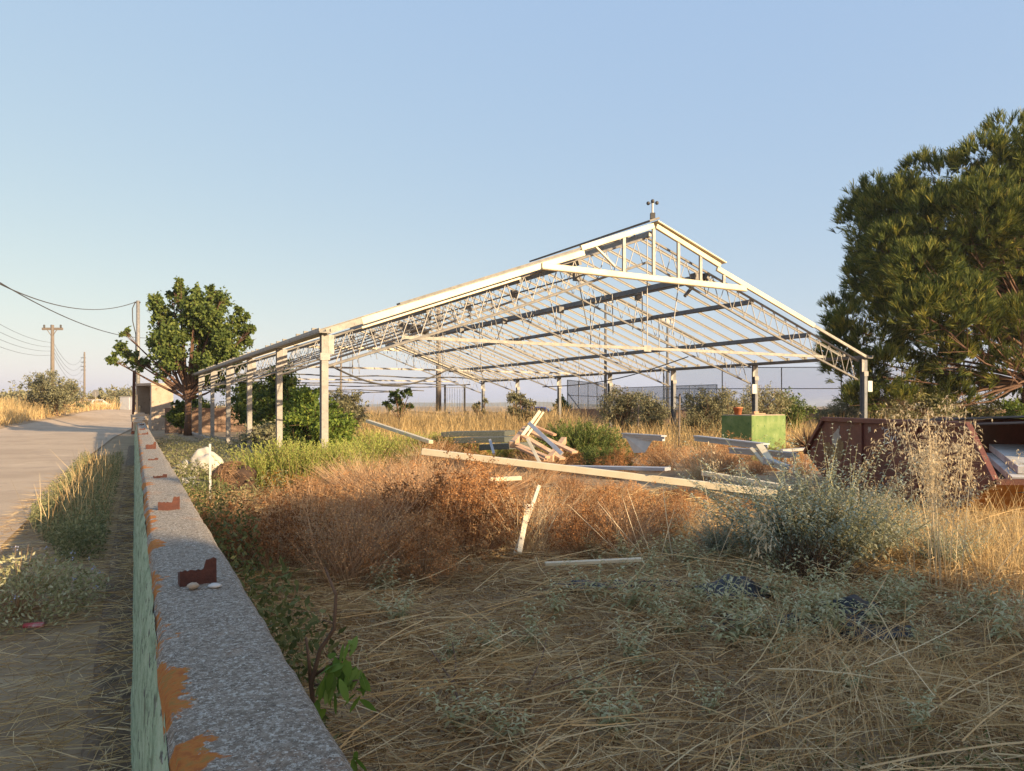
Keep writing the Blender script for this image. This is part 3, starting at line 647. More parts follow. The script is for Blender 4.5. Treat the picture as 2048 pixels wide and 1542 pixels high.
gutter('gutter_length', W(1392,872,15.4), W(1533,888,13.4), 'longest grey gutter length above the shrubs before the green tank')
gutter('gutter_length', W(1462,896,14.4), W(1592,906,13.2), 'lower grey gutter length in front of the green tank')
gutter('gutter_length', W(1530,915,12.9), W(1575,932,12.5), 'shortest grey gutter offcut, lowest of the four')
board('cream_prop', W(1518,890,13.2), W(1545,928,12.7), .12, .05, M['cream'], 'cream strut propping the right end of the longest gutter', 'strut', up=(0,1,0))
board('cream_prop', W(1502,897,13.5), W(1530,928,13.0), .06, .05, M['cream'], 'thin strut beside the cream one under the gutter', 'strut', up=(0,1,0))
# net-covered trays behind the rosemary
for i, (x0, x1, y, Y) in enumerate([(895,1020,868,19.5),(925,1025,880,17.5),(985,1045,893,16.2)]):
    board('tray_stack', W(x0,y,Y), W(x1,y-2,Y-.5), .9, .12, M['tarpgreen'] if 'tarpgreen' in M else M.setdefault('tarpgreen', pmat('dark_green_net', [(.05,.06,.05),(.09,.10,.085),(.16,.17,.15)], 9, .8, 0, .4, 60, stretch=(1,8,8))),
          ['farthest low stack of dark trays behind the rosemary','middle low stack of dark trays behind the rosemary','nearest low stack of dark trays by the pallet'][i], 'trays')
board('grey_profile', W(980,880,14.6), W(988,908,14.2), .05, .05, M['alu'], 'short grey profile upright at the right end of the dark trays', 'profile', up=(0,1,0))
# white stake
st = MB().box(-.016,.016,-.012,.012,-.05,.93).build('white_stake', M['greyplastic'], None, bevel=.003); q = W(421,1012,11.3); st.location = (q[0], 11.3, 0); st.rotation_euler = (0,R(-.5),.3)
tag(st, 'thin pale stake upright beside the brown bale', 'stake')

def blob(name, c, rx, ry, rz, mat, seed, rough=.12, n=26, label=None, cat=None, parent=None, fr=(2,7)):
    g = np.random.default_rng(seed); th = np.linspace(0, math.pi, n); ph = np.linspace(0, 2*math.pi, n*2, endpoint=False)
    T, Pp = np.meshgrid(th, ph, indexing='ij'); d = np.stack([np.sin(T)*np.cos(Pp), np.sin(T)*np.sin(Pp), np.cos(T)], -1)
    r = np.ones(T.shape)
    for k in range(14):
        a = rdir(1, 0, g)[0]; f = fr[0]+g.random()*fr[1]; r += rough*np.sin(d@a*f+g.random()*6)/(1+.3*f)
    V = d*r[...,None]*np.array([rx,ry,rz]); V[...,2] = np.maximum(V[...,2], -rz*.62)
    i = np.arange(V.shape[0]*V.shape[1]).reshape(V.shape[:2]); i2 = np.roll(i, -1, 1)
    q = np.stack([i[:-1], i[1:], i2[1:], i2[:-1]], -1).reshape(-1,4)
    o = link(name, npmesh(name, V.reshape(-1,3), q, None, True), mat, parent); o.location = tuple(map(float, c))
    if label: tag(o, label, cat)
    return o
blob('white_sack', G(414,950)+np.array([0,0,.24]), .28, .25, .34, M['sack'], 3, .16, n=44, fr=(2,8), label='bulging white sack behind the brown bale', cat='sack')
blob('white_sack', G(372,950)+np.array([0,0,.12]), .26, .2, .17, M['sack'], 8, .18, n=40, fr=(2,8), label='flat white sack lying left of the bulging one', cat='sack')
blob('white_sack', G(372,972)+np.array([0,0,.05]), .12, .15, .12, M['sack'], 9, .36, n=30, fr=(2,12), label='small white rag nearest the wall coping', cat='sack')

# ================================================================ poles, wires, far street things
def wires(name, p, q, sag, r=.012, n=24):
    p = np.array(p, float); q = np.array(q, float); pts = [p+(q-p)*t-np.array([0,0,sag*4*t*(1-t)]) for t in np.linspace(0,1,n)]
    c = pts[0].copy(); o = MB().tube([x-c for x in pts], r, 4, False).build(name, M['wire'], None); o.location = tuple(c); return o
p0 = W(276,812,47)*np.array([1,1,0]); pole = empty('service_pole', p0); tag(pole, 'tall grey service pole rising behind the concrete hut', 'pole')
MB().tube([(0,0,-.1),(0,0,8.1)], [.14,.11], 10).build('shaft', M['galv'], pole, True); MB().box(-.2,.14,-.05,.05,7.95,8.03).build('wire_bracket', M['wire'], pole)
MB().tube([(-.17,0,8.0),(-.30,-.1,7.6),(-.28,-.1,6.8),(-.14,0,6.0),(-.14,0,3.0)], .03, 5).build('riser_cable', M['wire'], pole)
tag(wires('overhead_cable', W(274,603,47), W(-60,536,30), 1.0, .025), 'upper black cable running left from the grey pole top', 'cable')
tag(wires('overhead_cable', W(300,676,50), W(-60,528,27), .7, .022), 'lower black cable slanting across to the upper left', 'cable')
def wooden_pole(px, Y, top_py, label, arm=None, r=.13, gz0=0, name='utility_pole'):
    p = W(px, 812, Y); zt = W(px, top_py, Y)[2]; o = empty(name, (p[0], Y, gz0)); tag(o, label, 'pole')
    MB().tube([(0,0,-.2),(0,0,zt-gz0)], [r*1.25, r*.8], 9).build('shaft', M['polewood'], o, True)
    if arm:
        w, dz = arm; MB().box(-w,w,-.06,.06,zt-gz0-.42,zt-gz0-.22).build('crossarm', M['polewood'], o)
        for x in (-w*.8, -w*.1, w*.8): MB().lathe([(.01,0),(.06,.0),(.09,.08),(.05,.12),(.09,.17),(.06,.24),(.01,.25)], 8, (x,0,zt-gz0-.22)).build('insulator', M['wire'], o, True)
        for s in (-1,1): MB().bar((s*w*.45,-.07,zt-gz0-.42),(0,-.07,zt-gz0-1.0), .04,.04).build('brace', M['polewood'], o)
    return o
wooden_pole(105, 62, 650, 'wooden utility pole with a crossarm at the left bush', (.85,0), .15, .6)
up2 = wooden_pole(169, 105, 704, 'slender far utility pole with short side brackets', None, .13, .8)
for z in (8.2,7.6,7.0,6.5): MB().box(-.5,.15,-.05,.05,z-.8,z-.72).build('side_bracket', M['wire'], up2)
MB().bar((-.1,0,4.0),(-.7,0,4.2),.08,.05).build('lamp_arm', M['galv'], up2)
for k, (a, b, sg) in enumerate([(655,686,.9),(664,693,.9),(672,699,.9),(680,705,.9)]):
    tag(wires('telephone_wire', W(103,a+30,62), W(-80,a-60+k*12,40), .5, .012), ['topmost','second','third','lowest'][k]+' thin wire from the crossarm pole towards the left edge', 'wire', 'wires left of the crossarm pole')
    tag(wires('telephone_wire', W(107,a+30,62), W(167,710+k*12,105), 1.6, .012), ['topmost','second','third','lowest'][k]+' sagging wire between the crossarm pole and the far pole', 'wire', 'wires between the two poles')
wooden_pole(877, 52, 600, 'thick wooden pole seen through the greenhouse roof', None, .17)
wooden_pole(682, 66, 702, 'thin wooden pole behind the left part of the greenhouse', None, .10)
for k, (px, Y, top, label) in enumerate([(1211,62,598,'taller floodlight mast behind the greenhouse'),(1335,66,640,'shorter floodlight mast behind the greenhouse')]):
    p = W(px, 812, Y); zt = W(px, top, Y)[2]; o = empty('floodlight_mast', (p[0], Y, 0)); tag(o, label, 'mast')
    MB().tube([(0,0,-.1),(0,0,zt)], [.15,.09], 9).build('shaft', M['galvdark'], o, True); MB().box(-.55,.55,-.03,.03,zt-.05,zt+.05).build('lamp_bar', M['galvdark'], o)
    for x in (-.42,0,.42): MB().box(x-.16,x+.16,-.12,.06,zt-.10-.25,zt+.16).build('floodlight', M['greyplastic'], o, bevel=.03)
# sign and small cabin at the crossroads
sg = empty('stop_sign', (W(191,812,84)[0], 84, .78)); tag(sg, 'back of a pale octagonal road sign at the crossroads', 'sign')
MB().tube([(0,0,-.2),(0,0,2.3)], .035, 6).build('post', M['galv'], sg); m = MB(); m.prism([(.42*math.cos(R(22.5+45*k)), .42*math.sin(R(22.5+45*k))) for k in range(8)], -.012, .012)
m.v = [(x, z, y+2.15) for x,y,z in m.v]; m.build('sign_plate', M['galv'], sg)
sb = empty('grey_cabin', (W(254,812,80)[0], 80, .7)); tag(sb, 'pale grey box cabin left of the concrete hut at the road end', 'cabin')
MB().box(-.5,.5,-.5,.5,0,1.75).build('cabin_wall', M['alu'], sb, bevel=.02); MB().box(-.55,.55,-.55,.55,1.75,1.85).build('cabin_roof', M['galv'], sb)
def car(name, loc, rz, paint, label):
    o = empty(name, loc, rz); tag(o, label, 'car')
    prof = [(-2.0,.35),(-2.05,.75),(-1.9,.95),(-1.3,1.0),(-.75,1.42),(.75,1.45),(1.45,1.02),(2.0,.9),(2.05,.4)]
    m = MB(); n = len(prof); hw = .82
    sec = [(-hw,1.0),(-hw*.98,.0),(hw*.98,0),(hw,1.0)]
    vs = []
    for sgn in (-1, 1):
        for (x, z) in prof: vs.append((x, sgn*(hw-(.18 if z > 1.2 else 0)), z))
    m.add(vs, [tuple(reversed(range(n))), tuple(range(n,2*n))]+[(i,(i+1)%n,n+(i+1)%n,n+i) for i in range(n)]); m.build('body', paint, o, bevel=.05)
    gl = M.setdefault('carglass', pmat('car_glass', [(.02,.025,.03),(.03,.035,.04)], 2, .1))
    for sgn in (-1,1):
        m = MB(); q = [(-1.1,1.04),(-.7,1.36),(.7,1.38),(1.2,1.06)]; y = lambda z: sgn*(hw-.18*max(0,(z-1.0)/.42)+.012)
        m.add([(x,y(z),z) for x,z in q], [(0,1,2,3) if sgn < 0 else (3,2,1,0)]); m.build('window', gl, o)
    for xs_ in ((-1.28,1.02,-.78,1.39),(1.43,1.05,.80,1.41)):
        x0,z0,x1,z1 = xs_; e = -.02 if x0 < 0 else .02; MB().add([(x0+e,-.68,z0+.02),(x0+e,.68,z0+.02),(x1+e,.58,z1),(x1+e,-.58,z1)], [(0,1,2,3)]).build('windscreen', gl, o)
    for x in (-1.25,1.25):
        for sgn in (-1,1):
            m = MB().tube([(x,sgn*.66,.31),(x,sgn*.84,.31)], .31, 14); w = m.build('wheel', M['wire'], o); MB().tube([(x,sgn*.84,.31),(x,sgn*.85,.31)], .18, 10).build('rim', M['greyplastic'], w)
    for sgn in (-1,1): MB().box(2.02,2.06,sgn*.6-.15,sgn*.6+.15,.62,.78).build('headlight', M['greyplastic'], o); MB().box(-2.06,-2.02,sgn*.62-.1,sgn*.62+.1,.65,.85).build('tail_light', M['terracotta'], o)
    return o
M['whitepaint'] = pmat('white_car_paint', [(.70,.70,.69),(.76,.76,.75)], 1, .3); M['bluepaint'] = pmat('blue_car_paint', [(.02,.08,.35),(.03,.10,.42)], 1, .3)
car('parked_car', (W(182,812,86)[0], 86.5, .80), R(80), M['whitepaint'], 'white car at the crossroads beside the road sign')
car('parked_car', (W(1070,812,52)[0], 52, .02), R(170), M['bluepaint'], 'blue car roof showing above the back wall')

# ================================================================ back walls, court fence, gate
def masonry_wall(name, a, b, h, th, mat, label, base=0):
    a = np.array(a, float); b = np.array(b, float); L_ = np.linalg.norm(b-a); o = empty(name, (a[0],a[1],base), math.atan2(b[1]-a[1], b[0]-a[0])); tag(o, label, 'wall')
    n = max(4, int(L_/.8)); g = np.random.default_rng(int(abs(a[0])*10)); m = MB()
    zs = h+g.normal(size=n+1)*.02
    V = []
    for k in range(n+1):
        x = L_*k/n; V += [(x,0,-.1),(x,0,zs[k]),(x,th,zs[k]),(x,th,-.1)]
    fs = []
    for k in range(n):
        p = 4*k; fs += [(p,p+4,p+5,p+1),(p+1,p+5,p+6,p+2),(p+2,p+6,p+7,p+3)]
    fs += [(0,1,2,3),(4*n+3,4*n+2,4*n+1,4*n)]
    m.add(V, fs); m.build('wall_body', mat, o); return o
M['brownwall'] = pmat('shaded_brown_render', [(.15,.09,.06),(.23,.15,.105),(.30,.21,.15)], .8, .9, 0, .3, 20)  # tree shade put into the back wall's brown; the ruined wall shares it
M['paleconc'] = pmat('pale_render', [(.26,.20,.15),(.34,.27,.21)], .8, .9, 0, .2, 20)
masonry_wall('back_wall', (3.2,46.0), (18.5,43.5), 1.32, .22, M['brownwall'], 'rendered wall coloured shade-brown behind the right-hand olive shrubs')
masonry_wall('back_wall', (-10.2,46.0), (3.0,46.3), 1.15, .22, M['paleconc'], 'pale low wall behind the dry grass at the greenhouse end')
masonry_wall('back_wall', (18.8,43.4), (36,42), 1.30, .22, M['brownwall'], 'shade-brown wall continuing behind the pine')
masonry_wall('ruined_wall', (-19.2,41.5), (-10.6,46.0), 1.40, .35, M['brownwall'], 'tan ruined wall behind the far left greenhouse posts')
def mesh_mat(name, col, alpha):
    m, t, b, out = _new(name); b.inputs['Base Color'].default_value = (*col,1); b.inputs['Roughness'].default_value = .7
    tr = t.nodes.new('ShaderNodeBsdfTransparent'); mx = t.nodes.new('ShaderNodeMixShader'); mx.inputs[0].default_value = alpha
    t.links.new(tr.outputs[0], mx.inputs[1]); t.links.new(b.outputs[0], mx.inputs[2]); t.links.new(mx.outputs[0], out.inputs[0]); return m
M['net'] = mesh_mat('fine_shade_net', (.15,.15,.155), .34); M['chain'] = mesh_mat('chain_link', (.22,.22,.22), .13)
def fence(name, a, b, z0, z1, n, mesh, label, rails=(0.5,)):
    a = np.array(a, float); b = np.array(b, float); L_ = np.linalg.norm(b-a); o = empty(name, (a[0],a[1],0), math.atan2(b[1]-a[1], b[0]-a[0])); tag(o, label, 'fence')
    for k in range(n+1): MB().tube([(L_*k/n,0,-.1),(L_*k/n,0,z1)], .04, 6).build('fence_post', M['galv'], o)
    for r_ in list(rails)+[1.0]: MB().tube([(0,0,z0+(z1-z0)*r_),(L_,0,z0+(z1-z0)*r_)], .03, 5).build('rail', M['galv'], o)
    for k in range(n): MB().box(L_*k/n+.05, L_*(k+1)/n-.05, .048, .052, z0, z1-.03).build('mesh_panel', mesh, o)
    return o
fence('court_fence', (3.85,52), (9.5,66), 1.2, 3.3, 6, M['net'], 'fine grey screened court fence receding behind the greenhouse')
fence('court_fence', (9.6,66), (15.3,56), 1.2, 3.1, 4, M['net'], 'low screened court fence behind the olive shrubs')
fence('court_fence', (9.9,49), (40,47), 1.25, 4.0, 8, M['chain'], 'tall chain-link court fence behind the pine and right posts', rails=(.5,))
br = empty('fence_brace', (3.85,51.9,0)); tag(br, 'slanted pipe bracing the corner of the screened fence', 'brace'); MB().tube([(0,0,2.4),(1.0,0,1.1)], .04, 6).build('pipe', M['galv'], br)
gt = empty('bar_gate', (W(890,812,49)[0], 49, 0)); tag(gt, 'dark gate posts with thin upright bars beyond the greenhouse', 'gate')
for x in (0, 1.28): MB().box(x-.06,x+.06,-.06,.06,-.1,2.85).build('gate_post', M['wire'], gt)
for k in range(7): MB().tube([(.14+k*.165,0,1.2),(.14+k*.165,0,2.75)], .012, 5).build('bar', M['galv'], gt)
MB().tube([(.06,0,2.7),(1.22,0,2.7)], .015, 5).build('top_rail', M['galv'], gt)
for k, (px, py, Y, h) in enumerate([(1054,850,40,1.0),(1012,858,36,.8)]):
    p = W(px,812,Y); o = MB().tube([(0,0,-.1),(0,0,h+.4)], .035, 6).build('short_stake', M['polewood'] if k == 0 else M['wire'], None); o.location = (p[0],Y,0)
    tag(o, ['short wooden stake before the back wall under the blue car','short dark stake in the grass left of the pallet'][k], 'stake')
for k, (px, Y, zt) in enumerate([(1276,30,1.95),(1358,25,2.3)]):
    p = W(px,812,Y); o = MB().tube([(0,0,-.1),(.02,0,zt-.4)], .03, 5).build('cane', M['polewood'], None); o.location = (p[0],Y,0)
    tag(o, ['upright cane among the left olive shrub','thin upright cane just left of the green tank pot'][k], 'cane')
# ================================================================ plants: generators
def in_frame_area(n, y0, y1, xl, xr, power=1.0):
    """random ground points between two sight lines, evenly spread per square metre (power<1 leans to the near end)"""
    t = rng.random(n); Y = (y0**(2*power)+t*(y1**(2*power)-y0**(2*power)))**(1/(2*power)); X = (xl+(xr-xl)*rng.random(n))*Y
    return X, Y
def tree(name, base, label, clumps, nleaf, L, Wd, leafmat, bark, h_trunk, r_trunk, group=None, cat='tree', droop=-.2, seed=1, squash=.85, shell=.55, lean=(0,0)):
    """clumps: (x, y, z, r) relative to base; trunk and limbs run out to the clumps"""
    g = np.random.default_rng(seed); o = empty(name, base); tag(o, label, cat, group)
    m = MB(); top = Vector((lean[0], lean[1], h_trunk))
    m.tube([(0,0,-.1),(lean[0]*.3+.04,lean[1]*.3,h_trunk*.4),(top.x,top.y,top.z)], [r_trunk*1.3, r_trunk, r_trunk*.8], 8)
    for (x,y,z,r) in clumps:
        st = top.lerp(Vector((0,0,h_trunk*.5)), g.random()*.6); e = Vector((x,y,z)); mid = st.lerp(e,.5)+Vector((g.normal()*.1*r, g.normal()*.1*r, -.12*r))
        m.tube([st, mid, e], [r_trunk*.5, r_trunk*.3, r_trunk*.08], 5, False)
        for k in range(4):
            d = Vector(rdir(1,.3,g)[0]); m.tube([mid.lerp(e,.4+.5*g.random()), e+d*r*.9], [r_trunk*.12, r_trunk*.04], 4, False)
    m.build('trunk', bark, o, True)
    wts = np.array([c[3]**2 for c in clumps]); wts = wts/wts.sum(); npb = NP()
    for (x,y,z,r), w in zip(clumps, wts):
        n = int(nleaf*w); 
        # leafy shoots inside the clump give uneven edges and gaps
        ns = max(5, int(n/26)); sd = rdir(ns, .25, g); s0 = np.array([x,y,z])+rdir(ns,0,g)*r*.25*g.random((ns,1)); sl = r*(shell+(1.12-shell)*g.random(ns))
        k = g.integers(0, ns, n); t = .25+.8*g.random(n)**.7
        P = s0[k]+sd[k]*(sl[k]*t)[:,None]*np.array([1,1,squash])+g.normal(size=(n,3))*r*.085
        D = rdir(n, droop, g); npb.leaves(P, D, L*(.7+.6*g.random(n)), Wd*(.7+.6*g.random(n)), g.random(n)*.8+.2*g.random(ns)[k])
    npb.build('crown', leafmat, o)
    return o
def auto_clumps(h0, h1, rad, n, seed, r0=.35, flat=1.0):
    g = np.random.default_rng(seed); out = []
    for k in range(n):
        d = rdir(1,0,g)[0]; q = g.random()**.45; zc = (h0+h1)/2; hz = (h1-h0)/2
        out.append((d[0]*rad*q*.8, d[1]*rad*q*.8, zc+d[2]*hz*q*.8, rad*r0*(.75+.5*g.random())))
    return out
# ---- mulberry by the hut
Yt = 37.5
def cl(px, py, r, dy=0.0, x0=375, s=1.0):
    return ((px-x0)/F*Yt, dy, EYE+(HY-py)/F*Yt, r/F*Yt*s)
mul = [cl(*a) for a in [(352,600,24,.5),(358,578,14,0),(325,620,26,-.5),(322,650,30,.6),(382,600,22,.8),(400,625,34,-.6),(430,612,26,.5),(430,650,36,-.4),(385,660,42,.3),(355,690,40,-.9),(405,700,42,.9),(455,690,34,-.3),(478,650,24,.2),(488,680,20,.5),(465,725,30,0),(425,740,34,-.5),(335,720,34,.4),(310,690,22,.2),(385,755,28,.8),(322,742,18,.2),(412,768,20,.3),(285,728,16,.2),(258,720,18,0),(238,700,15,.1),(230,725,13,-.2),(250,672,11,0),(440,775,18,.2),(500,665,10,0)]]
tree('mulberry_tree', (W(375,812,Yt)[0], Yt, 0), 'full green broadleaf tree beside the concrete hut', [(x,y,z+.1,r*.98) for x,y,z,r in mul]+[cl(*a) for a in [(358,566,10,0),(338,588,11,.3),(322,600,10,-.3),(385,580,11,.4),(424,583,12,0),(447,598,11,-.3),(472,618,11,.2),(503,655,9,0),(308,635,11,.3),(402,590,10,-.4)]], 30000, .17, .12, M['mulberry'], M['redbark'], 2.3, .17, droop=-.55, seed=5, shell=.4, squash=1.3)
# ---- bush by the crossarm pole
tree('large_bush', (W(105,812,58)[0]+.3, 58, .55), 'big round bush behind the crossarm pole on the left', [(x,y,z,r) for x,y,z,r in auto_clumps(.4,3.4,2.6,26,3,.42)]+[(-.3,0,3.1,.8),(1.6,0,2.3,.8),(-1.6,.3,2.4,.8),(2.1,0,1.2,.8),(-2.0,0,1.2,.8)], 9000, .17, .09, M['olive'], M['bark'], 1.0, .1, cat='bush', seed=6)
# ---- far tree belts left
ORD = ['first','second','third','fourth','fifth','sixth','seventh','eighth','ninth','tenth','eleventh','twelfth']
k = 0
for (px, Y, h, r) in [(5,95,1.6,3.2),(40,98,1.7,3),(72,96,1.5,2.8),(20,110,2.2,3.5),(60,120,2.4,3.2),(205,120,2.0,2.6),(222,118,2.6,3.0),(240,122,2.4,3.2),(262,110,2.6,3.0),(190,140,2.2,3.4),(275,100,2.2,2.4)]:
    k += 1
    tree('far_tree', (W(px,812,Y)[0], Y, .6), 'far dark tree '+('left of the big bush, ' if px < 100 else 'right of the far pole, ')+ORD[k-1 if px < 100 else k-6]+' of its cluster', auto_clumps(.2,h+.9,r,12,20+k,.5), 1500, .42, .24, M['olive'], M['bark'], .8, .12, group='far trees beyond the road', seed=30+k)
# ---- trees and shrubs in and behind the greenhouse
def shrub_at(name, px, py_top, Y, wpx, label, mat, n=5000, L=.11, Wd=.05, seed=1, group=None, cat='shrub', ncl=22, z0=0.1, r0=.55, bark='bark', droop=-.1):
    zt = W(px,py_top,Y)[2]; rad = wpx/2/F*Y
    return tree(name, (W(px,812,Y)[0], Y, 0), label, auto_clumps(z0, zt*1.02, rad*1.15, ncl, seed, r0), int(n*2.1), L, Wd, mat, M[bark], zt*.35, .05+.02*zt, group, cat, droop, seed)
shrub_at('leafy_tree', 520, 745, 33, 90, 'dark leafy tree between the far left greenhouse posts', M['mulberry'], 5200, .14, .08, 41, cat='tree')
shrub_at('leafy_tree', 575, 735, 29, 110, 'tall dark tree behind the second greenhouse post', M['mulberry'], 7000, .13, .07, 42, cat='tree', ncl=26)
shrub_at('green_shrub', 625, 775, 26, 100, 'bright green shrub just left of the nearest left post', M['citrus'], 5200, .13, .07, 43)
shrub_at('green_shrub', 640, 815, 21, 120, 'lower yellow-green shrub at the foot of the nearest left post', M['citrus'], 4200, .12, .055, 44)
shrub_at('olive_tree', 697, 768, 31, 78, 'grey-green tree right of the nearest left post', M['olive'], 4600, .12, .05, 45, cat='tree')
shrub_at('thin_sapling', 798, 772, 38, 64, 'thin see-through sapling in the dry grass mid greenhouse', M['mulberry'], 800, .14, .09, 46, ncl=10, z0=.9, r0=.32)
shrub_at('thin_sapling', 1040, 778, 36, 66, 'sparse leafy sapling at the second far post', M['olive'], 1500, .13, .06, 47, ncl=12, z0=.6, r0=.36)
shrub_at('thin_sapling', 960, 788, 40, 36, 'faint wispy sapling behind the farthest right post', M['olive'], 380, .12, .05, 48, ncl=6, z0=.8, r0=.36)
shrub_at('round_tree', 1123, 796, 46.8, 34, 'small dark round tree beside the blue car', M['mulberry'], 1600, .16, .09, 49)
for i,(px,top,Y,w,lab,mt) in enumerate([(1245,776,31,88,'left olive shrub between two far posts','olive'),(1300,783,33,66,'smaller olive shrub at the third right post','olive'),(1400,778,29,92,'pale olive shrub left of the green tank','olive'),(1455,770,30,80,'tall olive shrub behind the green tank','olive'),(1520,770,31,90,'olive shrub right behind the second right post','olive'),(1580,782,33,80,'rounded darker shrub at the tall fence post','mulberry'),(1672,805,38,70,'low rusty-green bush left of the nearest right post','olive'),(1705,790,40,80,'dim bush behind the nearest right post','olive'),(1820,785,36,150,'sunlit leafy bush under the pine','weed'),(1760,800,36,90,'low bush under the left side of the pine','olive'),(1950,800,38,120,'thin bush behind the skip under the pine','weed'),(2035,795,34,60,'green leafy shoots at the right edge under the pine','citrus')]):
    shrub_at('olive_shrub' if mt == 'olive' else 'leafy_shrub', px, top, Y, w, lab, M[mt], 3600, .10, .035 if mt == 'olive' else .06, 60+i, ncl=22)
shrub_at('far_bush', 430, 815, 50, 120, 'low bush above the ruined wall at far left', M['olive'], 1600, .16, .08, 80)
shrub_at('far_bush', 395, 790, 44, 60, 'dark undergrowth right of the mulberry trunk', M['mulberry'], 1800, .16, .10, 81)
shrub_at('far_bush', 360, 800, 40, 36, 'dark undergrowth between the hut and the mulberry trunk', M['mulberry'], 2600, .15, .10, 82)
shrub_at('far_bush', 530, 850, 24, 90, 'grey-green undergrowth between the left greenhouse posts', M['olive'], 2600, .10, .045, 83)
shrub_at('far_bush', 600, 860, 21, 80, 'dusky undergrowth before the second left post', M['mulberry'], 2200, .10, .05, 84)
# ---- stone pine on the right
Yp = 36.0; pbx = 24.9; ps = Yp/28
pine = empty('pine_tree', (pbx, Yp, 0)); tag(pine, 'big rounded pine tree at the right edge', 'tree')
pc = [(2015,275,48,0),(1965,325,55,-1),(1895,355,50,0),(1845,345,36,.5),(1822,405,58,0),(1768,430,42,.5),(1742,480,46,.5),(1795,500,62,-1),(1880,440,70,-1.5),(1970,420,80,-2),(2060,340,90,-1),(1735,560,40,1),(1790,585,60,-.5),(1850,540,66,-2.5),(1850,620,62,-3),(1920,600,58,-3),(1950,500,70,-2),(1680,625,36,1.5),(1662,665,28,1.5),(1695,690,46,1),(1755,680,52,0),(1895,660,48,-3),(1950,640,42,-2.5),(2060,470,90,-2),(1725,745,44,.5),(1790,750,60,.5),(1850,780,52,1),(1745,795,32,1),(1915,740,46,2),(2040,690,30,-2),(1985,700,40,2),(1860,700,60,2.5),(1980,790,26,1.5),(1690,740,38,0),(1672,700,32,.5),(1722,800,30,-.5),(1790,815,44,-.5),(1850,820,38,0),(1905,805,38,-.5),(1765,745,48,-1),(1700,650,34,0),(1960,690,40,-1.5),(2020,740,44,-1),(1900,720,50,-1.5),(2045,640,50,-2.5),(1985,640,40,-1),(1935,790,40,0),(2000,560,50,.5),(2030,800,30,1),(1830,470,60,3),(1900,520,70,4),(1980,560,80,5),(2050,620,80,4.5),(1780,640,60,3.5),(1870,620,70,4),(1700,790,26,.5)]
g = np.random.default_rng(2); clp = []
for (px,py,r,dy) in pc:
    Y = Yp+dy*ps; p = W(px,py,Y); clp.append((p[0]-pbx, dy*ps, p[2], r/F*Y))
for k in range(34):   # inside of the crown
    a = g.uniform(0,6.28); q = 4.6*math.sqrt(g.random()); clp.append(((-1.2+q*math.cos(a))*ps, (1.0+q*math.sin(a)*.8)*ps, (4.0+g.random()*5.5)*ps, (1.0+.4*g.random())*ps))
for k in range(26):   # the half of the crown out of sight to the right
    a = g.uniform(-.3,1.6); q = 3.5+4*g.random(); clp.append(((1.5+abs(q*math.cos(a)))*ps, q*math.sin(a)*ps, (4.2+g.random()*7.0)*ps, (1.0+.5*g.random())*ps))
m = MB(); m.tube([(0,0,-.2),(.05,0,3.2),(-.15,.1,6.4),(.1,.2,11)], [.42,.33,.26,.12], 9)
for (x,y,z,r) in clp:
    zs_ = min(10.0, max(2.6, z*.62-.4)); st = Vector((-.1,.1,zs_)); e = Vector((x,y,z-.2)); mid = st.lerp(e,.55)+Vector((g.normal()*.2,g.normal()*.2,-.25))
    m.tube([st, st.lerp(mid,.5)+Vector((0,0,.1)), mid, e], [.085,.06,.04,.015], 5, False)
    for k in range(5):
        d = Vector(rdir(1,.2,g)[0]); m.tube([mid.lerp(e,.3+.6*g.random()), e+d*r*.8], [.022,.008], 4, False)
m.build('trunk', M['redbark'], pine, True)
npb = NP()
for (x,y,z,r) in clp:
    nt_ = int(88*r*r)+22; d = rdir(nt_, .35, g); rr = r*(.55+.5*g.random(nt_)**.6)
    # lumpy shoots: tufts gather around a few branch ends
    nb_ = max(4,int(nt_/14)); bd = rdir(nb_,.35,g); kk = g.integers(0,nb_,nt_); d = unit(bd[kk]+.34*g.normal(size=(nt_,3)))
    P = np.array([x,y,z])+d*rr[:,None]*np.array([1,1,.85]); ax = unit(d*.75+np.array([0,0,.8])+g.normal(size=(nt_,3))*.18)
    ln = .40*(.75+.5*g.random(nt_)); NN = 15
    PP = np.repeat(P,NN,0); AX = np.repeat(ax,NN,0); dv = unit(AX+g.normal(size=AX.shape)*.30); PP = PP+AX*(g.random(len(PP))*.10)[:,None]
    tr_ = np.repeat(g.random(nt_),NN)*.6+.4*g.random(len(PP))
    npb.strips(PP, dv, np.repeat(ln,NN)*(.7+.5*g.random(len(PP))), .032, None, 1, [1,.5], tr_)
npb.build('crown', M['needle'], pine)
# ---- evergreens behind the photographer that throw the long shade over the foreground
ev = None
for i,(x,y,s) in enumerate([(9.9,-2.9,1.0),(12.7,-3.2,.95),(11.0,-5.2,1.0),(15.6,-4.4,.98),(18.4,-4.8,.90),(21.2,-5.8,.93),(24.2,-7.0,.95),(8.6,-6.5,1.0),(12.5,-7.6,1.02),(17,-9,1.02)]):
    if ev is None:
        ev = tree('evergreen_tree', (x,y,0), 'dense evergreen in the row behind the photographer', auto_clumps(.3,6.0,1.9,46,9,.42), 9000, .34, .20, M['mulberry'], M['bark'], 2.0, .16, 'evergreen row behind the photographer', seed=9)
        o = ev
    else: o = copy_tree(ev)
    o.location = (x,y,0); o.scale = (s,s,s); o.rotation_euler = (0,0,i*1.3)

# ================================================================ ground cover
def stuff(npb, name, mat, label, cat):
    o = npb.build(name, mat); tag(o, label, cat, kind='stuff'); return o
def yard_mask(X, Y, v0=.36): return (X*WN[0]+Y*WN[1]) > v0
